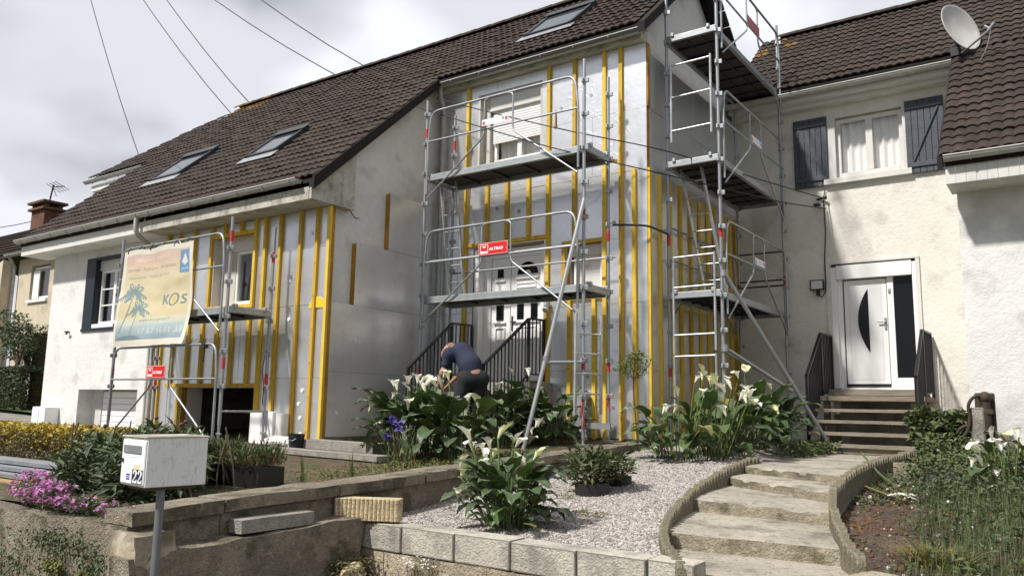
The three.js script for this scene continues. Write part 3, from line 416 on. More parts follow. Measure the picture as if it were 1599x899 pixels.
function deckZ(g, x0, x1, z0, z1, y) { // long side along z
  const d = part(g, 'deck', bx(x0 + .035, x1 - .035, y - .035, y - .005, z0 + .05, z1 - .05), M.ply);
  for (const x of [x0, x1 - .035]) sub(d, 'side_beam', [rb(x, x + .035, y - .095, y, z0, z1, .008), rb(x - .012, x + .047, y - .105, y - .092, z0, z1, .004)], M.deckface);
  for (const z of [z0 - .03, z1]) sub(d, 'end_beam', [rb(x0, x1, y - .09, y + .01, z, z + .045, .01), ...[x0 + .1, x1 - .14].map((x) => rb(x, x + .05, y - .02, y + .045, z - .02, z + .07, .012))], M.deckface);
  for (let i = 1; i < 8; i++) { const z = mix(z0, z1, i / 8); sub(d, 'cross_bar', rb(x0 + .035, x1 - .035, y - .07, y - .036, z - .009, z + .009), M.metalframe); }
  for (const k of [.35, .65]) sub(d, 'long_bar', rb(mix(x0, x1, k) - .01, mix(x0, x1, k) + .01, y - .06, y - .037, z0 + .05, z1 - .05), M.metalframe);
  return d;
}
function guard(g, a, b, yd, off = [0, 0]) { // guard frame between the posts a and b ([x, z]) of one bay
  const L = Math.hypot(b[0] - a[0], b[1] - a[1]), at = (s, y) => [mix(a[0], b[0], s / L) + off[0], y, mix(a[1], b[1], s / L) + off[1]];
  const f = part(g, 'guard_frame', [pipe([at(.07, yd - .35), at(.07, yd + .55), at(.13, yd + 1.03), at(L - .13, yd + 1.03), at(L - .07, yd + .55), at(L - .07, yd - .35)], .0185, .16)], M.galv);
  sub(f, 'middle_rail', rod(at(.08, yd + .53), at(L - .08, yd + .53), .0155), M.galv);
  for (const s of [-1, 1]) sub(f, 'bent_strut', pipe([at(L / 2 + s * .18, yd + 1.02), at(L / 2 + s * .27, yd + 1.0), at(L / 2 + s * .27, yd + .42), at(L / 2 + s * (L / 2 - .08), yd - .42)], .0145, .08), M.galv);
  return f;
}
function ladder(g, p, q, w, dir) { // stiles from p (foot) to q (top), w apart along dir
  const o = (P, s) => [P[0] + dir[0] * s, P[1], P[2] + dir[1] * s], n = Math.round(V(...p).distanceTo(V(...q)) / .27);
  const l = part(g, 'ladder', [beam(o(p, -w / 2), o(q, -w / 2), .025, .045), beam(o(p, w / 2), o(q, w / 2), .025, .045)], M.alu);
  for (let i = 1; i < n; i++) { const t = i / n, P = [mix(p[0], q[0], t), mix(p[1], q[1], t), mix(p[2], q[2], t)]; sub(l, 'rung', rod(o(P, -w / 2), o(P, w / 2), .013), M.alu); }
}
const plateTex = canvas(512, 200, (c, w, h) => {
  c.fillStyle = '#c9141c'; c.fillRect(0, 0, w, h); c.strokeStyle = '#f3c9c6'; c.lineWidth = 6; c.strokeRect(4, 4, w - 8, h - 8); c.strokeStyle = '#fff'; c.lineWidth = 8; c.strokeRect(36, 30, 130, 140);
  c.fillStyle = '#fff'; c.beginPath(); c.moveTo(60, 50); c.lineTo(101, 62); c.lineTo(142, 50); c.lineTo(101, 92); c.fill(); c.fillRect(44, 142, 112, 20); c.font = 'italic bold 66px sans-serif'; c.fillText('ALTRAD', 186, 132);
});
const noticeTex = canvas(512, 110, (c, w, h) => { c.fillStyle = '#e9edf3'; c.fillRect(0, 0, w, h); c.fillStyle = '#c0392f'; c.fillRect(12, 34, 46, 66); c.fillRect(454, 24, 46, 66); c.fillStyle = '#5d8fd0'; c.fillRect(392, 20, 46, 46); c.fillStyle = '#aab8cc'; for (let i = 0; i < 3; i++) c.fillRect(84, 30 + i * 22, 280 - i * 30, 7); });
const plateM = new THREE.MeshStandardMaterial({ map: plateTex, roughness: .45, side: THREE.DoubleSide }), noticeM = new THREE.MeshStandardMaterial({ map: noticeTex, roughness: .5, side: THREE.DoubleSide }), plateback = mat(.5, .12, .14, .6);
function plate(g, c, w, h, m, yaw = 0, label) { const k = part(g, 'sign_plate', tri(rb(-w / 2, w / 2, -h / 2, h / 2, -.002, .002, .001).rotateY(yaw).translate(...c)), m === plateM ? plateback : M.pvc, label); const f = new THREE.PlaneGeometry(w * .99, h * .97).translate(0, 0, .0045).rotateY(yaw).translate(...c); sub(k, 'printed_face', f, m); }

{ // in front of the tall block
  const S = thing('scaffold', 'two-deck scaffold standing before the tall foil-clad front with red sign plate', 'scaffold', [-2, 0, .65]), xo = -.49, xl = -3.46, zo = 1.01, zi = .29;
  upright(S, xo, zo, .02, 5.4, [.95, 3.02], .0); upright(S, xl, zo, .1, 5.4, [.9, 4.75]); upright(S, xo, zi, .05, 5.38, [.95, 2.85]); upright(S, xl, zi, .1, 5.38, [4.75]);
  foot(S, xo, zo, -.06); foot(S, xo, zi, -.03); foot(S, xl, zo, -.07); foot(S, xl, zi, -.03);
  deckX(S, xl, xo, zi, zo, 4.128); deckX(S, xl, xo, zi, zo, 2.128);
  guard(S, [xl, zo], [xo, zo], 4.14, [0, .045]); guard(S, [xl, zo], [xo, zo], 2.14, [0, .045]);
  part(S, 'rear_rail', rod([xl, 2.62, zi - .04], [xo + .08, 2.62, zi - .04], .016), M.galv); part(S, 'rear_rail', rod([xl, 2.7, zo - .03], [xo, 2.7, zo - .03], .014), M.galv);
  plate(S, [-2.01, 2.77, 1.08], .54, .19, plateM, 0, 'red plate with white lettering'); plate(S, [-2.02, 4.76, 1.08], .5, .1, noticeM, 0, 'white notice plate with red ends');
  ladder(S, [-3.15, 2.13, .5], [-3.3, 4.1, .62], .32, [1, 0]); ladder(S, [-.42, .35, 1.0], [-.42, 1.7, .98], .0001 + .45, [.35, -.94]);
  part(S, 'wood_plank', rb(-2.5, -1.2, 2.135, 2.18, .55, .64), M.batten[2]); part(S, 'wood_wedge', rb(-.62, -.38, 4.06, 4.1, .2, .26), M.batten[2]);
  part(S, 'toe_tie', bx(-.52, -.1, .16, .24, .95, .98), M.galv);
  part(S, 'brace', [rod([-.45, 3.32, 1.07], [-1.08, -.21, 1.6], .03, 10)], M.alu, 'long slanting prop'); part(S, 'brace', [rod([-.86, 1.03, 1.41], [-.46, 1.05, 1.04], .024, 10), tri(new THREE.CylinderGeometry(.042, .042, .07, 10).translate(-.85, 1.08, 1.4)), tri(new THREE.CylinderGeometry(.04, .04, .06, 10).translate(-.49, 3.2, 1.05))], M.galv);
  part(S, 'corner_tie', pipe([[-.5, 3.1, .3], [-.2, 3.08, .22], [.06, 3.06, .12], [.14, 3.02, -.42]], .017, .12), M.metalframe);
  part(S, 'tape', [pipe([[-.47, .55, 1.03], [-.5, .4, 1.05], [-.45, .3, 1.04], [-.48, .15, 1.05]], .012, .03, 5), pipe([[-.45, .6, .3], [-.5, .5, .33], [-.44, .4, .32]], .012, .03, 5)], M.red);
}
{ // along the gable
  const S = thing('scaffold', 'tall three-deck scaffold standing along the shaded gable wall', 'scaffold', [.55, 0, -2]), xi = .13, xo = .94, zn = -.45, zf = -3.5;
  for (const [x, z, t, mk] of [[xi, zn, 7.5, [2.85, .9]], [xo, zn, 7.5, [2.9]], [xo, zf, 7.4, [5.0, 2.6]], [xi, zf, 7.0, [2.5]]]) { upright(S, x, z, .0, t, mk); foot(S, x, z, -.12); }
  for (const y of [2.128, 4.128, 6.128]) { deckZ(S, xi, xo, zf, zn, y); guard(S, [xo, zn], [xo, zf], y + .01, [.05, 0]); }
  guard(S, [xi, zn], [xi, zf], 2.14, [-.04, 0]);
  const end = (y0, y1, bars) => part(S, 'end_frame', [pipe([[.22, y0, -.4], [.22, y1, -.4]], .019), pipe([[.85, y0 + .05, -.4], [.85, y1 + .03, -.4]], .019), ...bars.map((y) => rod([.22, y, -.4], [.85, y + .01, -.4], .016))], M.alu);
  end(4.42, 5.66, [5.64, 5.13, 4.6]); end(1.22, 2.66, [2.65, 2.2, 1.5]); end(.0, 1.2, [1.19]);
  for (const [y, z] of [[2.7, zf], [3.2, zf], [2.6, zf]]) part(S, 'end_rail', rod([xi, y, z], [xo, y, z], .015), M.metalframe);
  ladder(S, [.55, 2.15, -1.25], [.37, 4.15, -.75], .33, [1, 0]);
  plate(S, [1.0, 6.75, -2.0], .6, .17, plateback, Math.PI / 2, 'faded red plate seen from behind'); for (const y of [4.75, 2.75]) plate(S, [1.0, y, -2.0], .5, .11, noticeM, Math.PI / 2);
  part(S, 'brace', [rod([.98, 2.36, -.46], [1.97, -.08, -1.98], .03, 10), rod([1.97, -.065, -1.98], [1.98, -.09, -1.99], .05, 8)], M.galv, 'long slanting prop'); part(S, 'brace', [rod([.97, 1.3, -.45], [1.62, .72, -1.35], .026, 10), rod([.94, 1.25, -.5], [.94, .85, -3.4], .016), tri(new THREE.CylinderGeometry(.05, .05, .1, 10).translate(.96, 1.3, -.45)), tri(new THREE.CylinderGeometry(.045, .045, .09, 10).translate(.96, 2.37, -.46))], M.galv);
}
{ // before the low block
  const S = thing('scaffold', 'low single-deck scaffold carrying the advertising banner in front of the cellar opening', 'scaffold', [-6.5, -.15, 3.1]), xr = -4.97, xl = -7.92, zo = 3.5, zi = 2.74;
  upright(S, xr, zo, .1, 3.12, [.9, 2.75]); upright(S, xl, zo, .1, 3.1, [.8]); upright(S, xr, zi, .1, 3.1, [.7, 2.55]); upright(S, xl, zi, .1, 2.2, [.6]);
  for (const [x, z] of [[xr, zo], [xl, zo], [xr, zi], [xl, zi]]) foot(S, x, z, -.2);
  deckX(S, xl, xr, zi, zo, 1.8); guard(S, [xl, zo], [xr, zo], 1.86, [0, .05]); guard(S, [xl, zo], [xr, zo], .23, [0, .05]);
  part(S, 'end_rail', rod([xr, .3, zo], [xr, .3, zi - .05], .016), M.galv); part(S, 'loose_rope', pipe([[xr, 1.2, zi + .04], [xr - .03, .9, zi + .06], [xr + .02, .7, zi + .05], [xr, .4, zi + .04]], .007, .1, 5), M.metalframe);
  plate(S, [-6.55, .87, 3.57], .5, .19, plateM, 0, 'red plate with white lettering'); part(S, 'clamp', [rb(-5.42, -5.34, 1.2, 1.28, 3.5, 3.58), rod([-5.38, 1.2, 3.54], [-5.4, 1.0, 3.54], .01)], M.metalframe);
}
{ // printed banner hung on the low scaffold
  const B = thing('banner', 'sun-faded yellow and blue advertising banner with palm trees, hung on the low scaffold', 'banner', [-6.9, 1.3, 3.6]);
  const t = canvas(900, 1150, (c, w, h) => {
    const band = (y0, y1, a, b) => { const g = c.createLinearGradient(0, y0, 0, y1); g.addColorStop(0, a); g.addColorStop(1, b); c.fillStyle = g; c.fillRect(0, y0, w, y1 - y0 + 1); };
    band(0, 180, '#d9b3a6', '#dcb9a4'); band(180, 330, '#dfbfa2', '#e2cda4'); band(330, 820, '#e2d0a4', '#dfcb97'); band(820, 900, '#dad3ae', '#c3cdc3'); band(900, 1080, '#b3c5c8', '#6d8899'); band(1080, 1150, '#dcd2c0', '#d8cdb9');
    c.fillStyle = '#ece3d3'; c.fillRect(0, 0, w, 60); c.fillRect(0, 0, 34, h); c.fillRect(w - 40, 0, 40, h);
    c.fillStyle = '#e8cdb6'; c.font = 'bold 60px sans-serif'; c.fillText('Énergies  Portes', 150, 150);
    c.fillStyle = '#6a5a60'; c.font = '50px sans-serif'; c.fillText('Bardage - Toiture - Isolation', 60, 262); c.fillStyle = '#8f7b6b'; c.font = '42px sans-serif'; c.fillText('Financement - Aides de l\'état', 80, 355);
    c.fillStyle = '#4f86bf'; c.fillRect(725, 80, 130, 260); c.fillStyle = '#f0e9dc'; c.beginPath(); c.moveTo(790, 110); c.lineTo(835, 220); c.lineTo(790, 255); c.lineTo(745, 220); c.fill(); c.fillStyle = '#a9c8e2'; c.fillRect(745, 285, 95, 14);
    c.fillStyle = '#5c7076'; c.font = 'bold 150px sans-serif'; c.fillText('K', 545, 690); c.fillText('S', 760, 690); c.lineWidth = 18; c.strokeStyle = '#63757c'; c.beginPath(); c.ellipse(695, 640, 42, 66, .2, 0, 7); c.stroke(); c.fillStyle = '#dcc44a'; c.beginPath(); c.ellipse(700, 645, 20, 38, .2, 0, 7); c.fill();
    c.fillStyle = '#6b6550'; c.font = 'italic 46px sans-serif'; c.fillText('www.kos-group.fr', 330, 870); c.fillStyle = '#d3dedf'; c.font = '84px sans-serif'; c.fillText('07 67 16 61 33', 330, 1010, 520);
    const palm = (x, y, s, bx_, by) => { c.strokeStyle = '#6f7f6e'; c.lineWidth = 9 * s; c.beginPath(); c.moveTo(x, y); c.quadraticCurveTo(x - 30 * s, (y + by) / 2, bx_, by); c.stroke(); c.strokeStyle = '#5d7f88'; c.strokeStyle = '#61808a'; for (let i = 0; i < 11; i++) { const a = .55 - Math.PI * (i / 10) * 1.36, L = (95 + 25 * Math.sin(i * 2.3)) * s, ex = x + Math.cos(a) * L, ey = y + Math.sin(a) * L * .75 + 40 * s * Math.abs(Math.cos(a)); c.lineWidth = 9 * s; c.beginPath(); c.moveTo(x, y); c.quadraticCurveTo(x + Math.cos(a) * L * .6, y + Math.sin(a) * L * .8 - 14 * s, ex, ey); c.stroke(); c.lineWidth = 7 * s; for (let k = 2; k < 8; k++) { const t = k / 8, qx = x + Math.cos(a) * L * t, qy = y + Math.sin(a) * L * .8 * t + 30 * s * t * t * Math.abs(Math.cos(a)); c.beginPath(); c.moveTo(qx, qy); c.lineTo(qx + 6 * s * Math.cos(a), qy + 44 * s * (1 - t * .5)); c.stroke(); } } };
    palm(180, 520, 1.6, 80, 1000); palm(280, 720, 1.35, 200, 1020); c.fillStyle = '#4e6c78'; c.beginPath(); c.moveTo(30, 1080); c.quadraticCurveTo(200, 960, 420, 1080); c.fill(); c.fillStyle = 'rgba(232,228,218,0.24)'; c.fillRect(0, 0, w, h);
  });
  const bm = new THREE.MeshPhysicalMaterial({ map: t, color: new THREE.Color().setRGB(.8, .8, .8), roughness: .65, side: THREE.DoubleSide, transmission: .12, thickness: 0 });
  const g = new THREE.PlaneGeometry(1, 1, 40, 40), p = g.attributes.position, X0 = -7.68, X1 = -5.72;
  for (let i = 0; i < p.count; i++) { const u = p.getX(i) + .5, v = p.getY(i) + .5, b = (1 - v); p.setXYZ(i, mix(X0, X1, u) + .01 * Math.sin(b * 5), mix(1.27, 2.83, v) + .012 * Math.sin(u * 12) * v * v, 3.61 + .05 * Math.sin(v * 5 + u * 2) * (1 - v) + .016 * Math.sin(u * 17 + v * 4) + .03 * (fbm3(u * 5 + v * 3, v * 7 - u * 2, 4, 3) - .5) + .05 * (1 - v) ** 6); } g.computeVertexNormals();
  part(B, 'cloth', g, bm); for (let i = 0; i < 6; i++) { const x = mix(X0, X1, (i + .3) / 6); part(B, 'tie', pipe([[x, 2.8, 3.6], [x + .03, 2.9, 3.58], [x + .06, 2.86, 3.53], [x + .12, 2.83, 3.6]], .008, .03, 5), M.metalframe); }
}
{ const b = thing('wood_block', 'small weathered timber block under the foot of the slanting prop on the path', 'wood block', [1.98, -.2, -1.9]); part(b, 'timber', tri(rb(-.17, .17, 0, .08, -.07, .07, .01).rotateY(.15).translate(1.99, -.17, -1.99)), M.oldwood); }

// ---------- stairs and railings ----------
function railing(name, label, pts, n0, mat_, w = .045) { // pts: top-rail corner points with the foot height under each: [x, y, z, yfoot]
  const g = thing(name, label, 'railing', [pts[0][0], pts[0][3], pts[0][2]], 'black stair railings'), P = pts.map((p) => p.slice(0, 3));
  for (let i = 0; i + 1 < P.length; i++) {
    part(g, 'handrail', beam(P[i], P[i + 1], w, .03), mat_); part(g, 'bottom_rail', beam([P[i][0], pts[i][3] + .1, P[i][2]], [P[i + 1][0], pts[i + 1][3] + .1, P[i + 1][2]], .03, .02), mat_);
    const L = V(...P[i]).distanceTo(V(...P[i + 1])), n = Math.max(2, Math.round(L / .105)); for (let k = 1; k < n; k++) { const t = k / n, x = mix(P[i][0], P[i + 1][0], t), z = mix(P[i][2], P[i + 1][2], t); part(g, 'baluster', rod([x, mix(pts[i][3], pts[i + 1][3], t) + .1, z], [x, mix(P[i][1], P[i + 1][1], t), z], .011, 6), mat_); }
  }
  P.forEach((p, i) => part(g, 'post', bx(p[0] - .02, p[0] + .02, pts[i][3], p[1] - .01, p[2] - .02, p[2] + .02), mat_)); return g;
}
railing('stair_railing', 'black metal railing left of the concrete steps, beside the bending person', [[-3.17, .98, 1.58, .05], [-3.17, 1.74, .58, .82], [-3.17, 1.75, .06, .82]], 0, M.blackmetal);
railing('stair_railing', 'black metal railing right of the concrete steps, in front of the white double door', [[-1.75, 1.0, 1.6, .05], [-1.75, 1.755, .48, .82], [-1.75, 1.77, .06, .82]], 0, M.blackmetal);
railing('stair_railing', 'black metal railing left of the wooden steps, beside the calla lilies', [[1.6, .98, -2.2, -.08], [1.6, 1.7, -3.1, .62], [1.6, 1.71, -3.8, .66]], 0, M.blackmetal);
railing('stair_railing', 'black metal railing right of the wooden steps, casting its shadow on the cream wall', [[3.12, .95, -2.15, -.1], [3.12, 1.68, -2.95, .62], [3.12, 1.69, -3.8, .66]], 0, M.blackmetal);
{ const g = thing('concrete_steps', 'concrete steps with landing under the white double door', 'steps', [-2.45, -.1, .9]); part(g, 'landing', grid(-3.3, -1.62, -.2, .8, .0, .62, .3), M.concrete); for (let i = 0; i < 4; i++) part(g, 'step', rb(-3.25, -1.68, -.2, .64 - i * .17, .62 + i * .26, .875 + i * .26, .015), M.concrete); }
{ const g = thing('wooden_steps', 'grey weathered open wooden steps leading to the cream house door', 'steps', [2.35, -.15, -2.7]);
  part(g, 'landing', [rb(1.64, 3.14, .6, .68, -3.83, -2.78, .012), rb(1.7, 3.05, .68, .79, -3.83, -3.05, .02)], M.oldwood);
  for (const [y, z, d] of [[.48, -2.82, .3], [.31, -2.62, .3], [.135, -2.42, .3], [-.03, -2.2, .32]]) part(g, 'tread', rough(grid(1.62, 3.12, y - .045, y, z, z + d, .12), .006, 5, y), M.oldwood);
  part(g, 'bottom_board', rb(1.72, 3.0, -.16, -.075, -2.18, -1.93), M.oldwood);
  for (const x of [1.66, 1.82, 2.92, 3.04]) part(g, 'stringer_post', [rb(x, x + .09, -.2, .6, -2.98, -2.88), rb(x, x + .09, -.2, .26, -2.6, -2.52)], M.oldwood); part(g, 'back_wall', bx(1.7, 3.05, -.25, .6, -3.84, -3.75), M.concrete); }

// ---------- ground ----------
const g22 = (z) => z < 2.5 ? -.03 - .052 * z : z < 5 ? -.16 - .02 * (z - 2.5) : -.21 - .05 * (z - 5);
const grav = (z) => -.07 - .083 * Math.max(z, 0);
const bump = (x, z, a = .03, f = 2.3) => (fbm3(x * f, 3, z * f, 4) - .5) * a;
struct('ground', sheet(2, 2, (u, v) => [mix(-260, 260, u), -1.3, mix(-260, 260, v)]), M.grass);
struct('road', sheet(4, 4, (u, v) => [mix(-120, 120, u), -1.1, mix(10.2, 17, v)]), M.asphalt);
struct('pavement', sheet(30, 12, (u, v) => [mix(-40, 40, u), -.92 - .02 * v, mix(5.7, 10.2, v)]), M.drive);
struct('garden_soil', sheet(110, 90, (u, v) => { const x = mix(-12.3, -.08, u), z = mix(-.05, 7.5, v); return [x, g22(z) + bump(x, z) - .01, z]; }), M.soil);
struct('driveway', sheet(20, 20, (u, v) => { const x = mix(-22, -8.4, u), z = mix(-3, 6.2, v); return [x, g22(Math.max(z, 0)) + .03 + .16 * step(-11, -19, x), z]; }), M.drive);
struct('lawn', sheet(30, 20, (u, v) => { const x = mix(-42, -13.4, u), z = mix(-14, 1.4, v); return [x, .0 + .2 * step(-12, -19, x) + bump(x, z, .04), z]; }), M.grass);
const edgeL = [[2.95, 5.78], [2.72, 5.46], [2.55, 5.15], [2.36, 4.66], [2.2, 4.06], [2.09, 3.53], [1.965, 2.83], [1.895, 2.1], [1.88, 1.55], [1.9, 1.15]];
const edgeR = [[3.83, 5.1], [3.7, 4.83], [3.53, 4.34], [3.38, 3.85], [3.24, 3.25], [3.185, 2.64], [3.17, 2.0], [3.18, 1.28], [3.21, .38], [3.25, -.44], [3.27, -1.2]];
const along = (E, z) => { for (let i = 0; i + 1 < E.length; i++) if (z <= E[i][1] && z >= E[i + 1][1]) return mix(E[i][0], E[i + 1][0], (E[i][1] - z) / (E[i][1] - E[i + 1][1])); return z > E[0][1] ? E[0][0] : E[E.length - 1][0]; };
struct('gravel_bed', sheet(60, 90, (u, v) => { const z = mix(-3.8, 5.62, v), x = mix(.06, along(edgeL, z) + .02, u); const y = grav(z) + bump(x, z, .035, 3); return [x, z < 1.5 ? mix(y, Math.min(y, -.19), step(.55, .95, u) * step(1.5, 1.1, z)) : y, z]; }), M.gravel);
struct('soil_bed', sheet(80, 90, (u, v) => { const z = mix(-1.4, 6.2, v), x = mix(along(edgeR, z) + .03, 9.5, u); return [x, -.15 - .09 * z + bump(x, z, .07, 3), z]; }), M.earth);
{ // loose stones on the gravel
  const rnd = mul32(12), n = 17000, g = new THREE.InstancedMesh(new THREE.IcosahedronGeometry(1, 0).scale(1, .6, .8), mat(1, 1, 1, .95), n), o = new THREE.Object3D(), c = new THREE.Color();
  for (let i = 0; i < n; i++) { const z = 5.6 - 4.9 * rnd() ** 1.25, x = mix(.1, along(edgeL, z) - .02, rnd()), s = .006 + .009 * rnd() * rnd(); o.position.set(x, grav(z) + bump(x, z, .035, 3) + s * .25, z); o.rotation.set(rnd() * 6, rnd() * 6, rnd() * 6); o.scale.setScalar(s); o.updateMatrix(); g.setMatrixAt(i, o.matrix); const k = .15 + .38 * rnd(), w = rnd(); c.setRGB(k, k * mix(.86, .97, w), k * mix(.78, .93, w)); g.setColorAt(i, c); }
  g.name = 'gravel_stones'; g.castShadow = g.receiveShadow = true; g.userData = { kind: 'stuff', label: 'loose pale and mauve gravel stones beside the path' }; scene.add(g);
}
{ // clods and pebbles on the bare earth
  const rnd = mul32(13), n = 2600, g = new THREE.InstancedMesh(new THREE.IcosahedronGeometry(1, 0).scale(1, .65, .8), mat(1, 1, 1, 1), n), o = new THREE.Object3D(), c = new THREE.Color();
  for (let i = 0; i < n; i++) { const z = 5.4 - 4.2 * rnd(), x = along(edgeR, z) + .05 + rnd() ** 1.5 * 1.3, s = .006 + .022 * rnd() ** 3; o.position.set(x, -.15 - .09 * z + bump(x, z, .07, 3) + s * .2, z); o.rotation.set(rnd() * 6, rnd() * 6, rnd() * 6); o.scale.setScalar(s); o.updateMatrix(); g.setMatrixAt(i, o.matrix); const w = rnd(); w > .93 ? c.setRGB(.4, .37, .32) : w > .86 ? c.setRGB(.12, .075, .045) : c.setRGB(.06 + .06 * rnd(), .045 + .03 * rnd(), .03); g.setColorAt(i, c); }
  g.name = 'earth_clods'; g.castShadow = g.receiveShadow = true; g.userData = { kind: 'stuff', label: 'clods and pebbles on the bare earth right of the path' }; scene.add(g);
}
{ // path: wide irregular concrete steps
  const slab = (zf0, zf1, zb, top, bot, seed) => { // front edge from zf0 (left) to zf1 (right), back at zb
    const nx = 46, nz = Math.max(6, Math.round((Math.max(zf0, zf1) - zb) / .05));
    const X = (u, z) => mix(along(edgeL, z) + .02, along(edgeR, z) - .01, u), wob = (u) => (fbm3(u * 7 + seed, seed, 1, 4) - .5) * .045;
    const topS = sheet(nx, nz, (u, v) => { const z = mix(zb, mix(zf0, zf1, u) + wob(u), v), x = X(u, z); return [x, top + bump(x, z, .014, 4) - .012 * step(.93, 1, v) - .02 * step(.62, .72, fbm3(x * 6, seed, z * 6, 3)) * step(.6, 1, v), z]; });
    const riser = sheet(nx, 8, (u, v) => { const zf = mix(zf0, zf1, u) + wob(u), x = X(u, zf); return [x, mix(top + bump(x, zf, .014, 4) - .012 - .02 * step(.62, .72, fbm3(x * 6, seed, zf * 6, 3)), bot, v), zf + .004 + (fbm3(u * 30, v * 5, seed, 3) - .5) * .014 * Math.min(1, v * 4)]; });
    return [tri(topS), tri(riser)];
  };
  struct('path_bedding', sheet(6, 30, (u, v) => { const z = mix(-2.6, 5.7, v); return [mix(1.4, 4.2, u), -.3 - .085 * Math.max(0, z), z]; }), M.earth);
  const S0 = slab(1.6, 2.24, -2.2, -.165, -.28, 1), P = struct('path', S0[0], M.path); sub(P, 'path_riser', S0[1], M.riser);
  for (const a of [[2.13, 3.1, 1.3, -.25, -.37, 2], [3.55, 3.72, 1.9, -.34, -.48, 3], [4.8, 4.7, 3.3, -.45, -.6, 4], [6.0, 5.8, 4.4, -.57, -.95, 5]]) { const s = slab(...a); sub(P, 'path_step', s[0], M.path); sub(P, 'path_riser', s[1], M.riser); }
}
function scallops(name, label, E, hTop, seed, y, out) { // low concrete palisade of round-topped posts
  const g = thing(name, label, 'edging', [E[0][0], y(E[0][1]), E[0][1]]), r = mul32(seed), pts = []; let acc = 0;
  for (let i = 0; i + 1 < E.length; i++) { const L = Math.hypot(E[i + 1][0] - E[i][0], E[i + 1][1] - E[i][1]); for (; acc < L; acc += .112) { const t = acc / L; pts.push([mix(E[i][0], E[i + 1][0], t), mix(E[i][1], E[i + 1][1], t), Math.atan2(E[i + 1][0] - E[i][0], E[i + 1][1] - E[i][1])]); } acc -= L; }
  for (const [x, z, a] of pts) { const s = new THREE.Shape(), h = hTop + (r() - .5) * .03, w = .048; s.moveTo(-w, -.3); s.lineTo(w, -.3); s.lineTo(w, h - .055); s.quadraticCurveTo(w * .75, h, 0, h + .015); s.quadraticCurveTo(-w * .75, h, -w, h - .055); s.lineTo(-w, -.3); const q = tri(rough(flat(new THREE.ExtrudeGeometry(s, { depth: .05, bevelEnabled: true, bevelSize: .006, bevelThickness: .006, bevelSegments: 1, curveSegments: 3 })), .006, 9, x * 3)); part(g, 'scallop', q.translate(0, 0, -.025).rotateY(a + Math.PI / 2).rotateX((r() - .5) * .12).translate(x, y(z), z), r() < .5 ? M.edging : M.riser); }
}
scallops('path_edging', 'left scalloped concrete edging between gravel and path', edgeL, .05, 21, (z) => grav(z) + .02);
scallops('path_edging', 'right scalloped concrete edging between path and earth bed', edgeR, .07, 22, (z) => { const K = [[-1.3, -.11], [1.2, -.135], [2.2, -.19], [3.1, -.27], [3.75, -.335], [4.7, -.44], [5.3, -.53]]; for (let i = 0; i < 6; i++) if (z <= K[i + 1][0]) return mix(K[i][1], K[i + 1][1], clamp((z - K[i][0]) / (K[i + 1][0] - K[i][0]))); return -.53; });

// ---------- walls in the front garden ----------
{
  const top = (z) => -.02 - .03 * z, W = thing('boundary_wall', 'low concrete boundary wall with weathered coping stones between garden and gravel', 'wall', [0, -.5, 4]), zs = [7.66, 6.99, 5.93, 4.9, 4.2, 3.2, 2.2, 1.2, .25];
  for (let i = 0; i + 1 < zs.length; i++) { const a = zs[i + 1] + .006, b = zs[i] - .006, g = rough(grid(-.2, .13, -.085, 0, a, b, .09), .009, 6, i * 3); const p = g.attributes.position; for (let k = 0; k < p.count; k++) p.setY(k, p.getY(k) + top(p.getZ(k)) + (i % 2) * .006); g.computeVertexNormals(); part(W, 'coping_stone', tri(g), M.coping); const h = rough(grid(-.16, .085, -1.1, -.09, a - .004, b + .004, .16), .006, 4, i); const q = h.attributes.position; for (let k = 0; k < q.count; k++) q.setY(k, q.getY(k) + top(q.getZ(k)) * step(-1.1, -.3, q.getY(k))); h.computeVertexNormals(); part(W, 'wall_panel', tri(h), M.dirty); }
  const L = rough(grid(.085, .31, -1.1, -.44, 5.84, 7.75, .07), .02, 7, 5); const p = L.attributes.position; for (let k = 0; k < p.count; k++) if (p.getY(k) > -.6) p.setY(k, p.getY(k) - .03 * (p.getZ(k) - 6)); L.computeVertexNormals(); part(W, 'rough_ledge', tri(L), M.dirty);
}
{ const W = thing('stone_wall', 'mossy rendered retaining wall facing the street under the pink flowers', 'wall', [-2.5, -.9, 7.6]); part(W, 'face', tri(rough(grid(-7, .02, -1.15, -.36, 7.32, 7.64, .08), .035, 3.2, 8)), M.dirty); part(W, 'end_pier', tri(rough(grid(.03, .3, -1.15, -.36, 7.45, 7.72, .05), .035, 6, 9)), mat(.36, .33, .28, .95, { map: T.dirtyc }), 'paler broken end of the wall'); }
{ const W = thing('block_wall', 'low wall of pale concrete blocks holding back the gravel', 'wall', [1.5, -.9, 5.7]), xs = [.1, .68, 1.2, 1.7, 2.23, 2.735];
  xs.forEach((x, i) => part(W, 'block', rough(tri(rb(x + .004, (xs[i + 1] ?? 3.05) - .004, -.68, -.482 + (i % 3) * .004, 5.6, 5.8, .012)), .003, 9, i), M.block));
  [[.09, .5], [.5, 1.0], [1.0, 1.5], [1.5, 2.0], [2.0, 2.5], [2.5, 3.03]].forEach(([a, b], i) => part(W, 'block', tri(rough(grid(a + .004, b - .004, -.98, -.688, 5.6, 5.79, .06), .012, 6, i * 5)), M.blocklow)); }
{ const g = thing('concrete_lintel', 'short grey concrete lintel lying on the ledge of the boundary wall', 'lintel', [.2, -.45, 6.6]); part(g, 'beam', tri(rough(grid(.12, .26, -.447, -.355, 6.3, 6.94, .06), .003, 8, 2)), M.concrete); }
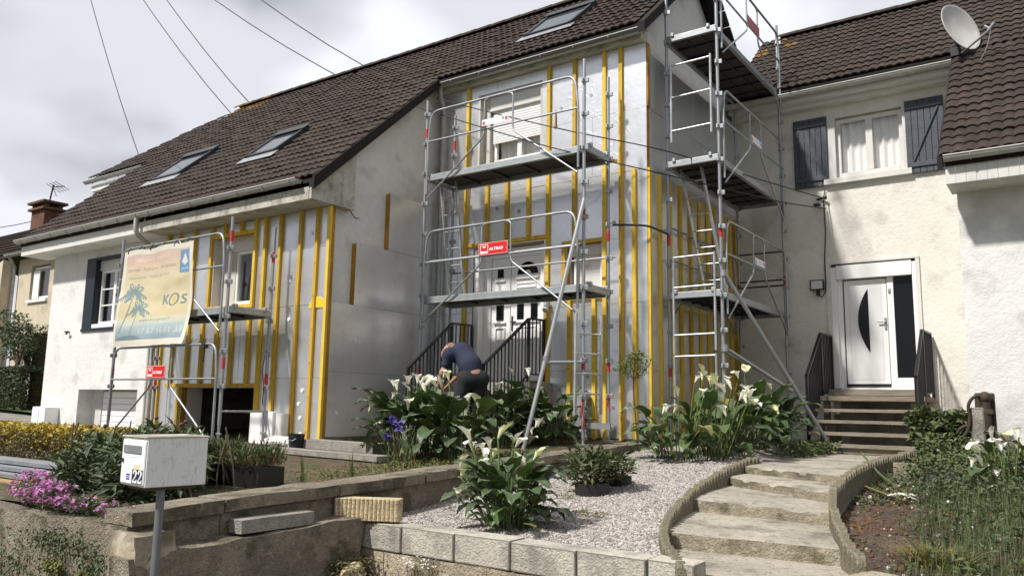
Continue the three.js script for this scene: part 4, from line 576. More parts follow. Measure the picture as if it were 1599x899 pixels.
{ const g = thing('ribbed_edging_block', 'pale yellow ribbed concrete edging block standing on the block wall', 'edging block', [.2, -.48, 5.66]); const s = new THREE.Shape(), n = 15, w = .52 / n; s.moveTo(0, 0); for (let i = 0; i < n; i++) s.quadraticCurveTo((i + .5) * w, -.03, (i + 1) * w, 0); s.lineTo(.52, .1); for (let i = n; i > 0; i--) s.quadraticCurveTo((i - .5) * w, .13, (i - 1) * w, .1); s.lineTo(0, 0);
  part(g, 'block', tri(rough(flat(new THREE.ExtrudeGeometry(s, { depth: .165, bevelEnabled: true, bevelSize: .004, bevelThickness: .004, bevelSegments: 1, curveSegments: 4 })), .004, 8, 4)).rotateX(-Math.PI / 2).rotateY(.5).translate(.11, -.462, 5.96), M.ribbed); }
{ const g = thing('ribbed_edging_block', 'small pale ribbed edging block with a weed in the bed right of the path', 'edging block', [3.47, -.3, 1.2]); const s = new THREE.Shape(), n = 7; for (let i = 0; i <= n * 6; i++) { const a = i / (n * 6) * Math.PI * 2, r = .1 + .008 * Math.cos(a * n * 2); i ? s.lineTo(Math.cos(a) * r, Math.sin(a) * r * .6) : s.moveTo(r, 0); } part(g, 'block', tri(flat(new THREE.ExtrudeGeometry(s, { depth: .2, bevelEnabled: false }))).rotateX(-Math.PI / 2).translate(3.47, -.27, 1.22), M.edging); }
{ const g = thing('rock', 'knobbly tan rock on the ground at the foot of the walls', 'rock', [.45, -.9, 6.1]); part(g, 'stone', rough(tri(new THREE.IcosahedronGeometry(.11, 4).scale(1, .75, .9).translate(.42, -.83, 6.05)), .05, 14, 3), M.ribbed); }
{ const g = thing('rock', 'rounded concrete lump ending the right path edging', 'rock', [3.9, -.6, 5.2]); part(g, 'stone', rough(tri(new THREE.IcosahedronGeometry(.12, 4).scale(1.5, .6, 1).translate(3.93, -.58, 5.12)), .03, 8, 6), M.edging); }
{ const g = thing('kerb_slab', 'pale concrete kerb slab lying beside the foil-clad side wall', 'slab', [-2.9, -.15, 3.1], 'kerb slabs'); part(g, 'slab', tri(rb(-.75, .75, 0, .12, -.13, .13, .01).rotateY(-.12).translate(-2.75, -.16, 3.2)), M.concrete); const h = thing('kerb_slab', 'longer low kerb slab nearer the coping stones behind the iris leaves', 'slab', [-2.3, -.2, 3.9], 'kerb slabs'); part(h, 'slab', tri(rb(-1.1, 1.1, 0, .07, -.1, .1, .01).rotateY(-.1).translate(-2.4, -.19, 3.85)), M.concrete); }
{ const g = thing('plaster_rubble', 'white plaster sack and broken lumps at the low block corner under the battens', 'rubble', [-4.1, -.18, 2.95]); part(g, 'sack', rough(tri(new THREE.IcosahedronGeometry(.2, 4).scale(1.5, .5, .8).translate(-4.35, -.12, 2.95)), .05, 6, 2), M.pvcdull); for (const [x, z, s] of [[-3.95, 3.0, .08], [-3.78, 2.92, .06], [-3.9, 2.85, .07], [-3.62, 3.05, .05]]) part(g, 'lump', rough(tri(new THREE.IcosahedronGeometry(s, 3).scale(1.2, .8, 1).translate(x, -.15, z)), .03, 12, x), M.block); }
{ const g = thing('bucket', 'small dark bucket standing beside the pale kerb slab', 'bucket', [-3.45, -.18, 3.2]); part(g, 'pail', tri(new THREE.CylinderGeometry(.11, .085, .2, 20, 1, true).translate(-3.55, -.07, 3.3)), M.navy); part(g, 'base', tri(new THREE.CylinderGeometry(.085, .085, .01, 20).translate(-3.55, -.165, 3.3)), M.navy); part(g, 'handle', pipe([[-3.66, .02, 3.3], [-3.62, -.05, 3.4], [-3.5, -.06, 3.41], [-3.44, .02, 3.3]], .004, .05, 5), M.galv); }
// ---------- fittings and small things ----------
{ const a = .12, c = [.385, 0, 7.82], at = (g) => g.rotateY(-a).translate(c[0], -.055, c[2]), G = thing('mailbox', 'white metal mailbox with number 22 on a grey post', 'mailbox', [.5, -.9, 7.7]);
  const face = canvas(600, 600, (x, w, h) => { x.fillStyle = '#e9ebf0'; x.fillRect(0, 0, w, h); x.fillStyle = '#8c9095'; x.fillRect(80, 70, 440, 120); x.strokeStyle = '#6a6d72'; x.lineWidth = 6; x.beginPath(); x.moveTo(120, 205); x.quadraticCurveTo(300, 265, 500, 205); x.stroke(); x.fillStyle = '#d9c8a3'; x.fillRect(330, 330, 180, 70); x.fillStyle = '#1b2036'; x.fillRect(300, 400, 290, 200); x.fillStyle = '#f0f0f0'; x.font = 'bold 250px serif'; x.fillText('22', 318, 588, 260); x.fillStyle = '#4b3f92'; x.fillRect(150, 470, 100, 90); x.fillStyle = '#efeff4'; x.fillRect(165, 500, 70, 8); x.fillRect(165, 525, 70, 8); });
  const b = part(G, 'box', at(rb(-.165, .165, 0, .285, -.37, 0, .006)), mat(.64, .64, .62, .4, { map: tex(256, .6, (u, v) => { const s = step(.52, .8, vt(u * 90, v * 9, 1 << 20, 3) * .6 + vt(u * 30, v * 22, 1 << 20, 5) * .4) * .16, d = step(.62, .74, ft(u, v, 34, 3, 9)) * .12; return [1 - s - d, 1 - s - d * 1.02, 1 - s * 1.2 - d * 1.2]; }) }));
  sub(b, 'front_door', at(rb(-.157, .157, .012, .268, 0, .008, .004)), M.pvc); sub(b, 'printed_face', at(new THREE.PlaneGeometry(.304, .246).translate(0, .14, .0095)), new THREE.MeshStandardMaterial({ map: face, roughness: .4, side: THREE.DoubleSide })); sub(b, 'lock', at(tri(new THREE.CylinderGeometry(.012, .012, .014, 12).rotateX(Math.PI / 2).translate(-.132, .145, .012))), M.metalframe); sub(b, 'flap', at(rb(-.128, .112, .19, .238, .008, .016, .005)), M.galv); sub(b, 'roof_lip', at(rb(-.17, .17, .283, .292, -.375, .012, .004)), mat(.55, .54, .48, .5, { map: T.dirtyc }));
  part(G, 'post', rod([.49, -1.1, 7.7], [.49, -.055, 7.7], .024, 12), mat(.14, .15, .16, .5, { map: T.zinc })); part(G, 'bracket', at(bx(-.13, .13, -.02, 0, -.33, -.03)), M.rust); }
{ const g = thing('meter_cabinet', 'white meter cabinet at the corner of the left white wall', 'cabinet', [-11.9, -.2, 2.6]); part(g, 'housing', rb(-12.15, -11.62, -.3, .27, 2.505, 2.78, .02), M.pvc); part(g, 'door', rb(-12.12, -11.86, -.2, .22, 2.78, 2.792), M.pvc); }
{ const g = thing('meter_cabinet', 'white cabinet leaning under the low scaffold beside the dark cellar opening', 'cabinet', [-5, -.2, 2.7]); part(g, 'housing', rb(-5.36, -4.82, -.35, .3, 2.56, 2.7, .015), M.pvc); part(g, 'side_panel', rb(-4.8, -4.62, -.35, .28, 2.56, 2.66, .01), M.pvcdull); }
{ const g = thing('floodlight', 'small black floodlight with cable on the wall left of the cream house door', 'floodlight', [1.42, 2.55, -3.8]); part(g, 'housing', rb(1.3, 1.54, 2.51, 2.69, -3.77, -3.72, .012), M.black); part(g, 'lens', rb(1.325, 1.515, 2.53, 2.67, -3.722, -3.712, .004), M.lamp); part(g, 'bracket', [bx(1.4, 1.44, 2.42, 2.52, -3.85, -3.74)], M.black); part(g, 'cable', pipe([[1.42, 2.45, -3.78], [1.48, 2.38, -3.8], [1.54, 2.5, -3.82], [1.55, 2.7, -3.82]], .008, .05, 6), M.cable); }
{ const G = thing('satellite_dish', 'pale satellite dish on a pole at the edge of the tiled roof', 'dish', [3.78, 5.3, -3.2]), C = V(3.84, 6.4, -3.15), dir = V(.86, .24, .46).normalize(), q = new THREE.Quaternion().setFromUnitVectors(V(0, 1, 0), dir);
  const prof = []; for (let i = 0; i <= 10; i++) { const r = .45 * i / 10; prof.push(new THREE.Vector2(r, r * r * .36)); } for (let i = 10; i >= 0; i--) { const r = .45 * i / 10; prof.push(new THREE.Vector2(r + (i === 10 ? .008 : 0), r * r * .36 - .012)); }
  const dg = tri(new THREE.LatheGeometry(prof, 40).scale(.9, 1, 1.04).applyQuaternion(q).translate(C.x, C.y, C.z)); part(G, 'reflector', dg, M.dish); part(G, 'mount', [rod([3.8, 6.1, -3.28], [C.x, C.y - .1, C.z - .03], .035), rb(3.72, 3.86, 6.0, 6.14, -3.34, -3.2)], M.metalframe); part(G, 'pole', pipe([[3.78, 4.9, -3.72], [3.78, 5.3, -3.45], [3.78, 6.15, -3.3]], .028, .1), M.reveal);
  part(G, 'feed_arm', rod([3.88, 5.98, -3.1], [4.3, 6.16, -2.86], .018), M.galv); part(G, 'receiver', [rod([4.27, 6.15, -2.88], [4.36, 6.24, -2.84], .03), rod([4.3, 6.18, -2.9], [4.22, 6.25, -2.9], .022)], M.galv); part(G, 'cable', pipe([[4.3, 6.14, -2.86], [4.24, 5.9, -2.9], [4.05, 5.62, -3.0], [3.8, 5.5, -3.25]], .008, .15, 6), M.galv); }
{ const G = thing('water_pump', 'old rusty hand water pump with curved handle on a pale post by the right wall', 'pump', [4.03, -.2, -.9]);
  part(G, 'post', rb(3.9, 4.05, -.2, .52, -.93, -.8, .02), M.concrete); part(G, 'backboard', rough(tri(rb(3.94, 4.16, -.2, .7, -.98, -.93, .02)), .008, 6, 2), M.rust); part(G, 'pump_body', [rod([4.06, .2, -.88], [4.06, .62, -.88], .055, 12), tri(new THREE.SphereGeometry(.075, 12, 8).translate(4.06, .64, -.88)), rb(3.98, 4.14, .44, .5, -.95, -.82)], M.rust); part(G, 'handle', pipe([[4.06, .66, -.86], [3.95, .66, -.8], [3.88, .55, -.78], [3.9, .38, -.78], [3.86, .22, -.78], [3.78, .12, -.77]], .02, .08, 8), M.rust); part(G, 'spout', pipe([[3.95, .3, -.85], [3.84, .3, -.8], [3.76, .24, -.8], [3.74, .16, -.8]], .022, .05), M.rust); }
{ const G = thing('steel_beams', 'bundle of grey steel beams resting on timber behind the pink flowers', 'beams', [-3, -.4, 6.9]); for (let i = 0; i < 3; i++) part(G, 'beam', [rb(-5.5, -2.05 - i * .07, -.29 + i * .05, -.285 + i * .05 + .035, 6.78 - i * .08, 6.98 - i * .08, .005)], M.galv); part(G, 'painted_end', rb(-2.75, -2.65, -.285, -.265, 6.98, 6.985), M.red);
  const K = thing('timber_bearer', 'raw timber bearer under the steel beams at the far left', 'timber', [-2.9, -.45, 6.95]); part(K, 'timber', rb(-3.6, -2.62, -.42, -.3, 6.86, 7.05, .01), M.batten[1].clone()); K.children[0].material.color.setRGB(.36, .24, .12); }
{ // service cables
  const C = thing('service_cable', 'black cable slung from the tall eaves across to the cream wall', 'cable', [0, 4, 0], 'service cables'); part(C, 'cable', pipe([[-3.85, 5.75, .35], [-2.4, 5.1, .6], [-.9, 4.5, .62], [.3, 4.15, .2], [1.3, 4.05, -2.4], [1.62, 4.12, -3.82]], .009, .5, 6), M.cable); part(C, 'anchor', [rod([1.45, 4.14, -3.85], [1.63, 4.14, -3.76], .02), rb(1.42, 1.52, 4.0, 4.04, -3.8, -3.7)], M.black);
  const D = thing('service_cable', 'lower black cable crossing the front scaffold towards the cream wall', 'cable', [0, 3.7, 0], 'service cables'); part(D, 'cable', pipe([[-3.9, 5.45, .9], [-2.4, 4.75, 1.1], [-.9, 4.1, 1.12], [.35, 3.72, .5], [1.3, 3.78, -2.4], [1.6, 3.95, -3.82]], .009, .5, 6), M.cable);
  const E = thing('cable_insulator', 'black cable fitting with hanging wire on the white wall under the low roof verge', 'insulator', [-4.05, 3.9, 2.3]); part(E, 'fitting', [rb(-4.1, -4.02, 3.78, 3.86, 2.18, 2.34), rod([-4.06, 3.8, 2.2], [-4.0, 4.02, 2.45], .014)], M.black); part(E, 'wire', pipe([[-4.05, 3.8, 2.2], [-4.06, 3.45, 2.12], [-4.06, 3.3, 1.95], [-4.06, 3.32, 1.85]], .007, .1, 6), M.cable); part(E, 'wire', pipe([[-4.03, 3.82, 2.3], [-4.02, 3.6, 2.4], [-4.02, 3.4, 2.35]], .007, .1, 6), M.cable);
  const wires = [[[-25.6, 15.9, -4], [-20.2, 7.6, -4], 'leftmost overhead wire dropping to the left roof end'], [[-21.6, 14.8, -4], [-13.6, 7.5, -4], 'second overhead wire from the left, dropping to the ridge'], [[-20, 14.3, -4], [-12.5, 7.5, -4], 'middle overhead wire ending just right of the orange ridge tiles'], [[-16.6, 13.2, -4], [-7.0, 7.3, -4], 'fourth overhead wire from the left, behind the ridge'], [[-14.2, 12.5, -4], [-6.2, 7.4, -4], 'rightmost overhead wire above the tiled ridge'], [[-34, 7.9, -4], [-22, 7.9, -4], 'low overhead wire left of the upper eaves']];
  for (const [a, b, l] of wires) { const w = thing('overhead_wire', l, 'wire', b); const d = b.map((v, i) => v - a[i]), s = (t) => [a[0] + d[0] * t, a[1] + d[1] * t - .5 * Math.sin(Math.PI * clamp((t + .3) / 1.6)) * (t < 1.2 ? 1 : 0), a[2]]; part(w, 'wire', pipe([-.3, -.1, .1, .3, .5, .7, .85, 1, 1.05].map(s), .016, 0, 5), M.cable); } }

// ---------- plants ----------
function leafGeo(h, lean, len, wid, droop) { // petiole from the ground and an arrow-shaped blade
  const pos = [], idx = []; const pet = [...Array(4)].map((_, i) => { const t = i / 3; return V(lean * h * t * t, h * t, 0); });
  pet.forEach((p, i) => { for (let k = 0; k < 3; k++) { const a = k / 3 * 6.283; pos.push(p.x + Math.cos(a) * .007, p.y, Math.sin(a) * .007); } if (i) for (let k = 0; k < 3; k++) { const a = (i - 1) * 3 + k, b = (i - 1) * 3 + (k + 1) % 3; idx.push(a, a + 3, b, b, a + 3, b + 3); } });
  const o = pos.length / 3, N = 8, K = [-1, -.5, 0, .5, 1], tip = pet[3]; let x = tip.x - .06 * len, y = tip.y - .04 * len, ang = 1.05 - lean * .55;
  for (let i = 0; i <= N; i++) {
    const s = i / N, w = wid * Math.pow(Math.max(0, Math.sin(Math.PI * Math.pow(s * .95 + .045, .62))), .85) * (i === N ? .02 : 1); if (i) { x += Math.cos(ang) * len / N; y += Math.sin(ang) * len / N; ang -= droop / N; }
    for (const k of K) pos.push(x - Math.sin(ang) * Math.abs(k) * w * .35 * (1 - s * .6), y + Math.abs(k) * w * .38 * (1 - s * .7) + .012 * Math.sin(s * 14 + k * 5) * Math.abs(k), k * w);
    if (i) for (let k = 0; k < 4; k++) { const a = o + (i - 1) * 5 + k, b = a + 5; idx.push(a, b, a + 1, a + 1, b, b + 1); }
  }
  const g = new THREE.BufferGeometry(); g.setAttribute('position', new THREE.Float32BufferAttribute(pos, 3)); g.setIndex(idx); g.computeVertexNormals(); return g;
}
const callaLeaves = [[.5, .25, .34, .10, .9], [.42, .5, .32, .115, 1.3], [.34, .75, .33, .105, 1.6], [.55, .15, .36, .095, .7], [.26, 1.0, .3, .11, 1.9], [.46, .4, .38, .12, 1.5], [.2, 1.3, .3, .1, 1.7], [.6, .3, .3, .09, 1.1], [.5, .1, .2, .045, .3], [.38, .6, .22, .07, 2.1], [.3, .35, .36, .085, .4], [.52, .45, .26, .075, 1.9], [.15, .9, .24, .08, 1.2]].map((a) => leafGeo(...a));
const leafM = [leafmat(.056, .102, .026, .34, .5), leafmat(.069, .122, .03, .36, .48), leafmat(.047, .084, .022, .32, .52), leafmat(.098, .158, .036, .38, .48), leafmat(.20, .19, .03, .35, .6)];
const spathe = (k, tip, curl) => { // rolled funnel with a flared lip and a pointed tip on one side
  const pos = [], idx = [], N = 18, H = 9;
  for (let j = 0; j <= H; j++) for (let i = 0; i <= N; i++) { const v = j / H, a = i / N * Math.PI * 2, f = (.5 - .5 * Math.cos(a)) ** 1.6, o = v ** 3; const r = .007 + .022 * v ** .8 + k * v ** 4 * (1 + .25 * Math.sin(a * 3)) + tip * f ** 2 * o, y = .13 * v - .035 * o * v * (1 - f) + .05 * f * v * v - curl * f ** 3 * v ** 7 + .006 * Math.sin(a * 5) * o; pos.push(-Math.cos(a) * r, y, Math.sin(a) * r * (1 - .15 * o)); }
  for (let j = 0; j < H; j++) for (let i = 0; i < N; i++) { const a = j * (N + 1) + i, b = a + N + 1; idx.push(a, b, a + 1, a + 1, b, b + 1); }
  const g = new THREE.BufferGeometry(); g.setAttribute('position', new THREE.Float32BufferAttribute(pos, 3)); g.setIndex(idx); g.computeVertexNormals(); return g; };
const spathes = [spathe(.022, .03, .03), spathe(.03, .04, .06), spathe(.012, .035, .0), spathe(.034, .03, .08), spathe(.004, .012, 0)];
const spadixGeo = new THREE.CylinderGeometry(.004, .006, .07, 6).translate(0, .07, 0), petalM = new THREE.MeshPhysicalMaterial({ color: new THREE.Color().setRGB(.84, .83, .72), roughness: .6, transmission: .35, thickness: 0, side: THREE.DoubleSide }), petalG = new THREE.MeshPhysicalMaterial({ color: new THREE.Color().setRGB(.72, .71, .42), roughness: .5, transmission: .25, thickness: 0, side: THREE.DoubleSide });
function calla(label, centres, gy, n, scale, flowers, seed, rad = .16) {
  const r = mul32(seed), c0 = centres[0], G = thing('calla_lily', label, 'plant', [c0[0], gy(c0[1]), c0[1]], 'calla lily clumps');
  for (let i = 0; i < n; i++) { const c = centres[i % centres.length], a = r() * 6.283, d = rad * Math.sqrt(r()), x = c[0] + Math.cos(a) * d, z = c[1] + Math.sin(a) * d, m = mesh(G, 'leaf', callaLeaves[Math.floor(r() * callaLeaves.length)], leafM[r() < .03 ? 4 : Math.floor(r() * 4)]); m.position.set(x - c0[0], gy(z) - gy(c0[1]) - .01, z - c0[1]); m.rotation.set((r() - .5) * .25, -a + (r() - .5) * 1.4, (r() - .5) * .25); const s = scale * (.6 + .48 * r()); m.scale.set(s, s * (.9 + .2 * r()), s); }
  const more = []; for (let i = 0; i < flowers.length * .7; i++) { const f = flowers[Math.floor(r() * flowers.length)]; more.push([f[0] + (r() - .5) * .6 * scale, f[1] + (r() - .8) * .34, f[2] + (r() - .3) * .5 * scale]); }
  for (const f of [...flowers, ...more]) { // each flower stands on a stem from the nearest clump centre
    const c = centres.reduce((a, b) => Math.hypot(a[0] - f[0], a[1] - f[2]) < Math.hypot(b[0] - f[0], b[1] - f[2]) ? a : b), bx0 = mix(f[0], c[0], .6), bz = mix(f[2], c[1], .6), y0 = gy(bz);
    const fl = mesh(G, 'flower', spathes[Math.floor(r() * 5)], r() < .14 ? petalG : petalM); fl.position.set(f[0] - c0[0], f[1] - .07 - gy(c0[1]), f[2] - c0[1]); const s = (scale < 1 ? .8 : .95) * (.8 + .4 * r()); fl.scale.setScalar(s); fl.rotation.set(.5 * (r() - .5), r() * 6.28, -.15 - .6 * r(), 'YXZ');
    const sp = mesh(fl, 'spadix', spadixGeo, M.yellow); sp.rotation.z = .05;
    const st = mesh(G, 'stem', pipe([[bx0 - c0[0], y0 - gy(c0[1]), bz - c0[1]], [mix(bx0, f[0], .5) - c0[0], mix(y0, f[1] - .07, .55) - gy(c0[1]), mix(bz, f[2], .5) - c0[1]], [f[0] - c0[0], f[1] - .06 - gy(c0[1]), f[2] - c0[1]]], .0075, .2, 5), M.stem);
  }
  return G;
}
const F = {
  left: [[-1.66, .73, 3.22], [-1.43, .76, 3.31], [-1.29, .74, 3.26], [-1.28, .64, 3.33], [-1.25, .47, 3.44], [-1.15, .83, 3.17], [-1.18, .69, 3.15], [-1.75, .57, 3.4], [-2.15, .47, 3.23], [-1.89, .36, 3.32], [-1.61, .29, 3.55], [-.73, .52, 3.29], [-.44, .49, 3.4], [-1.56, .67, 3.29]],
  mid: [[-1.91, .82, 1.34], [-1.66, .94, .99], [-1.29, .93, 1.14], [-1.91, .68, 1.41], [-1.06, .69, 1.11], [-.75, .36, 1.27], [-.99, .24, 1.35], [-1.2, .15, 1.27], [-1.7, .71, 1.38], [-1.16, .12, 1.33]],
  front: [[.69, .12, 4.94], [.76, .11, 4.86], [1.08, .25, 5.11], [1.15, .22, 4.99], [1.23, .19, 5.07], [1.43, .09, 5.11], [1.39, .02, 5.16], [.8, -.08, 5.23], [.89, -.16, 5.27]],
  right: [[1.22, .83, 1.29], [1.27, .86, 1.18], [1.44, .8, 1.33], [1.51, .78, 1.31], [1.42, .74, 1.08], [1.37, .65, 1.39], [1.55, .82, 1.11], [1.62, .71, 1.34], [1.72, .88, 1.18], [1.32, 1.0, -.2], [1.5, .74, .3], [1.53, .66, .35], [1.56, .54, .35], [1.66, .51, .3], [.77, .45, 1.23], [1.68, .78, -.2], [1.02, .66, 1.32], [1.66, .75, 1.25]],
  edge: [[4.3, .28, 1.63], [4.43, .25, 1.61], [4.52, .3, 1.65], [4.35, .19, 1.55], [4.49, .19, 1.5], [4.22, .03, 1.71]],
};
calla('large clump of white calla lilies behind the coping, left of the bending person', [[-1.2, 3.25], [-1.55, 3.3], [-.85, 3.2]], g22, 170, 1.08, F.left, 31, .3);
calla('clump of white calla lilies against the tall front wall, crossed by the slanting prop', [[-1.4, .85], [-1.65, 1.5], [-1.1, .75]], g22, 140, 1.08, F.mid, 32, .25);
calla('small clump of white calla lilies growing in the gravel in the foreground', [[1.15, 5.1], [1.3, 5.2]], grav, 125, .76, F.front, 33, .14);
calla('broad clump of white calla lilies at the foot of the gable scaffold by the path', [[.95, 1.15], [1.25, .9], [1.3, .4], [1.38, -.3], [1.3, -1.0], [1.25, -1.7]], grav, 250, 1.08, F.right, 34, .3);
calla('white calla lilies at the right edge of the picture by the pump', [[4.4, 1.5], [4.65, 1.4]], (z) => -.17 - .09 * z, 34, .85, F.edge, 35, .15);

// leaf masses: folded diamond leaves, n of them, placed by fn(rnd) -> [x, y, z, pitch?, yaw?, size?]
function leaves(n, seed, len, wid, fn) {
  const r = mul32(seed), pos = [], q = new THREE.Quaternion(), e = new THREE.Euler(), v = V(0, 0, 0);
  for (let i = 0; i < n; i++) { const [x, y, z, pi, ya, sc] = fn(r, i), s = (sc ?? 1) * (.65 + .7 * r()), l = len * s, w = wid * s; e.set((r() - .5) * 1.2, ya ?? r() * 6.283, pi ?? (r() - .35) * 1.6, 'YXZ'); q.setFromEuler(e);
    const P = [[0, 0, 0], [l * .45, w * .2, w * .5], [l * .5, -w * .08, 0], [l * .45, w * .2, -w * .5], [l, -w * .25, 0]].map((p) => { v.set(...p).applyQuaternion(q); return [v.x + x, v.y + y, v.z + z]; });
    for (const k of [0, 2, 1, 0, 3, 2, 1, 2, 4, 2, 3, 4]) pos.push(...P[k]); }
  const g = new THREE.BufferGeometry(); g.setAttribute('position', new THREE.Float32BufferAttribute(pos, 3)); g.computeVertexNormals(); return tri(g);
}
const blob = (cs) => (r) => { const c = cs[Math.floor(r() * cs.length)], u = r() * 2 - 1, a = r() * 6.283, k = Math.sqrt(1 - u * u), d = .5 + .5 * Math.cbrt(r()); return [c[0] + c[3] * k * Math.cos(a) * d, c[1] + c[4] * u * d, c[2] + (c[5] ?? c[3]) * k * Math.sin(a) * d]; };
function bush(name, label, cat, pos, layers, stems = []) { const G = thing(name, label, cat, pos); for (const [nm, geo, m] of layers) { const p = part(G, nm, geo, m); p.userData.kind = 'stuff'; } if (stems.length) part(G, 'stems', stems, M.bark); return G; }
function blades(n, seed, fn, h, w) { const r = mul32(seed), pos = []; for (let i = 0; i < n; i++) { const [x, y, z, hh, ln] = fn(r, i), a = r() * 6.283, H = h * (hh ?? 1) * (.55 + .6 * r()), L = (ln ?? .5) * H * (.3 + r()), dx = Math.cos(a), dz = Math.sin(a), px = -dz * w, pz = dx * w; const c = [0, .4, .75, 1].map((t) => [x + dx * L * t * t, y + H * (t - .25 * t * t * (ln ?? .5)), z + dz * L * t * t, 1 - t * .9]); for (let k = 0; k < 3; k++) { const A = c[k], B = c[k + 1]; const a0 = [A[0] - px * A[3], A[1], A[2] - pz * A[3]], a1 = [A[0] + px * A[3], A[1], A[2] + pz * A[3]], b0 = [B[0] - px * B[3], B[1], B[2] - pz * B[3]], b1 = [B[0] + px * B[3], B[1], B[2] + pz * B[3]]; pos.push(...a0, ...a1, ...b0, ...a1, ...b1, ...b0); } } const g = new THREE.BufferGeometry(); g.setAttribute('position', new THREE.Float32BufferAttribute(pos, 3)); g.computeVertexNormals(); return tri(g); }
const green = leafmat(.062, .096, .022, .32, .65), dgreen = leafmat(.048, .080, .022, .32, .65), ygreen = leafmat(.14, .145, .02, .3, .7), lgreen = leafmat(.085, .12, .024, .3, .65), olive = leafmat(.10, .095, .02, .3, .75), gold = leafmat(.42, .31, .022), straw = leafmat(.30, .22, .07), pink = leafmat(.50, .17, .40, .3, .7), violet = leafmat(.11, .075, .40, .3, .7), rusty = leafmat(.20, .065, .02), white = leafmat(.75, .75, .7);
{ // dark peony-like bush behind the mailbox
  const c = [[-1.8, -.17, 6.8, .4, .24], [-1.4, -.12, 6.6, .45, .27], [-1.0, -.16, 6.9, .35, .22], [-1.6, -.05, 6.4, .4, .2], [-2.2, -.22, 6.6, .3, .14]];
  bush('peony_bush', 'dark green leafy bush behind the mailbox', 'bush', [-1.3, -.4, 6.7], [['leaves', leaves(3400, 41, .11, .032, blob(c)), dgreen], ['leaves', leaves(2300, 42, .12, .032, blob(c.map((a) => [a[0], a[1] + .05, a[2], a[3], a[4] * 1.1]))), green]], [...Array(26)].map((_, i) => { const r = mul32(i + 300), x = mix(-2.3, -.5, r()), z = mix(6.3, 6.9, r()); return pipe([[x, -.35, z], [x + (r() - .5) * .15, -.1, z + .05], [x + (r() - .5) * .3, .12 + .14 * r(), z + (r() - .5) * .2]], .006, .1, 5); }));
  const B = scene.children[scene.children.length - 1], r = mul32(77); for (let i = 0; i < 14; i++) { const x = mix(-2.3, -.4, r()), z = mix(6.3, 6.8, r()), y = .1 + .2 * r(); part(B, 'bud', tri(new THREE.SphereGeometry(.018, 8, 6).translate(x, y, z)), mat(.10, .05, .04, .8)); part(B, 'bud_stem', rod([x + .05, -.2, z], [x, y, z], .005, 5), M.stem); part(B, 'leaves', leaves(26, 700 + i, .12, .03, (q) => [x + (q() - .5) * .1, y - .08 - q() * .12, z + (q() - .5) * .1]), green).userData.kind = 'stuff'; }
}
bush('golden_hedge', 'low clipped golden-green hedge at the left behind the bush', 'hedge', [-4.8, -.3, 5.9], [['leaves', leaves(9000, 43, .045, .026, (r) => [mix(-7.6, -2.9, r()), -.32 + .46 * (.3 + .7 * Math.sqrt(r())), 5.65 + .5 * r()]), gold], ['leaves', leaves(8000, 44, .045, .026, (r) => [mix(-7.6, -2.9, r()), -.35 + .42 * r(), 5.62 + .55 * r()]), olive]], [bx(-7.5, -3.1, -.4, .0, 5.75, 6.05)]);
bush('clipped_hedge', 'dark clipped hedge in front of the far cream house', 'hedge', [-21, .1, .9], [['leaves', leaves(11000, 45, .08, .05, (r) => [mix(-20.5, -16.2, r()), .0 + 1.15 * r(), 1.12 + .2 * r()]), dgreen], ['leaves', leaves(3000, 46, .08, .05, (r) => [mix(-20.5, -16.2, r()), 1.08 + .12 * r(), .5 + .8 * r()]), dgreen]]);
bush('columnar_shrub', 'narrow upright evergreen shrub beside the corner of the white house', 'shrub', [-16.6, 0, 1], [['leaves', leaves(3500, 47, .08, .04, (r) => { const a = r() * 6.28, y = r(); return [-16.95 + Math.cos(a) * .32, .2 + 2.1 * y, .55 + Math.sin(a) * .32]; }), green]], [rod([-16.95, 0, .55], [-16.95, 2.1, .55], .2, 8)]);
{ const c = [[-17.5, 2.35, 1.1, .45, .3], [-16.9, 2.05, 1.2, .4, .28], [-16.5, 1.75, 1.2, .35, .25], [-17.9, 2.0, 1, .5, .35], [-17.3, 1.6, 1, .45, .25]]; const G = bush('garden_tree', 'small sparse dark tree above the far left hedge', 'tree', [-17, .1, 1.2], [['crown', leaves(1500, 48, .1, .06, blob(c)), dgreen]]); part(G, 'trunk', [rod([-16.8, .1, 1.2], [-16.8, 1.3, 1.15], .08, 8, .05), rod([-16.8, 1.25, 1.15], [-17.6, 2.2, 1.1], .045, 7, .02), rod([-16.8, 1.2, 1.15], [-16.4, 1.7, 1.2], .04, 7, .02), rod([-16.8, 1.3, 1.15], [-17.0, 2.2, 1.1], .04, 7, .02)], M.bark); }
{ const G = thing('planter_trough', 'black plastic trough with green and reddish shoots standing on the coping', 'planter', [-.95, -.3, 6.0]); const s = prismX([[6.15, -.1], [6.11, -.27], [5.9, -.27], [5.86, -.1], [5.88, -.1], [5.92, -.25], [6.09, -.25], [6.13, -.1]], -1.3, -.64); part(G, 'trough', [s, bx(-1.31, -1.29, -.27, -.1, 5.87, 6.14), bx(-.65, -.63, -.27, -.1, 5.87, 6.14), bx(-1.29, -.65, -.16, -.11, 5.9, 6.1)], M.black);
  for (const [n, m, h] of [[500, rusty, .11], [1500, green, .17], [900, lgreen, .2]]) part(G, 'shoots', leaves(n, 49 + n, .05, .014, (r) => { const x = mix(-1.42, -.62, r()); return [x, -.1 + h * r() * (1.1 - .6 * Math.abs(Math.sin(x * 5))), mix(5.85, 6.2, r()), 1.1 + r() * .5]; }), m).userData.kind = 'stuff'; }
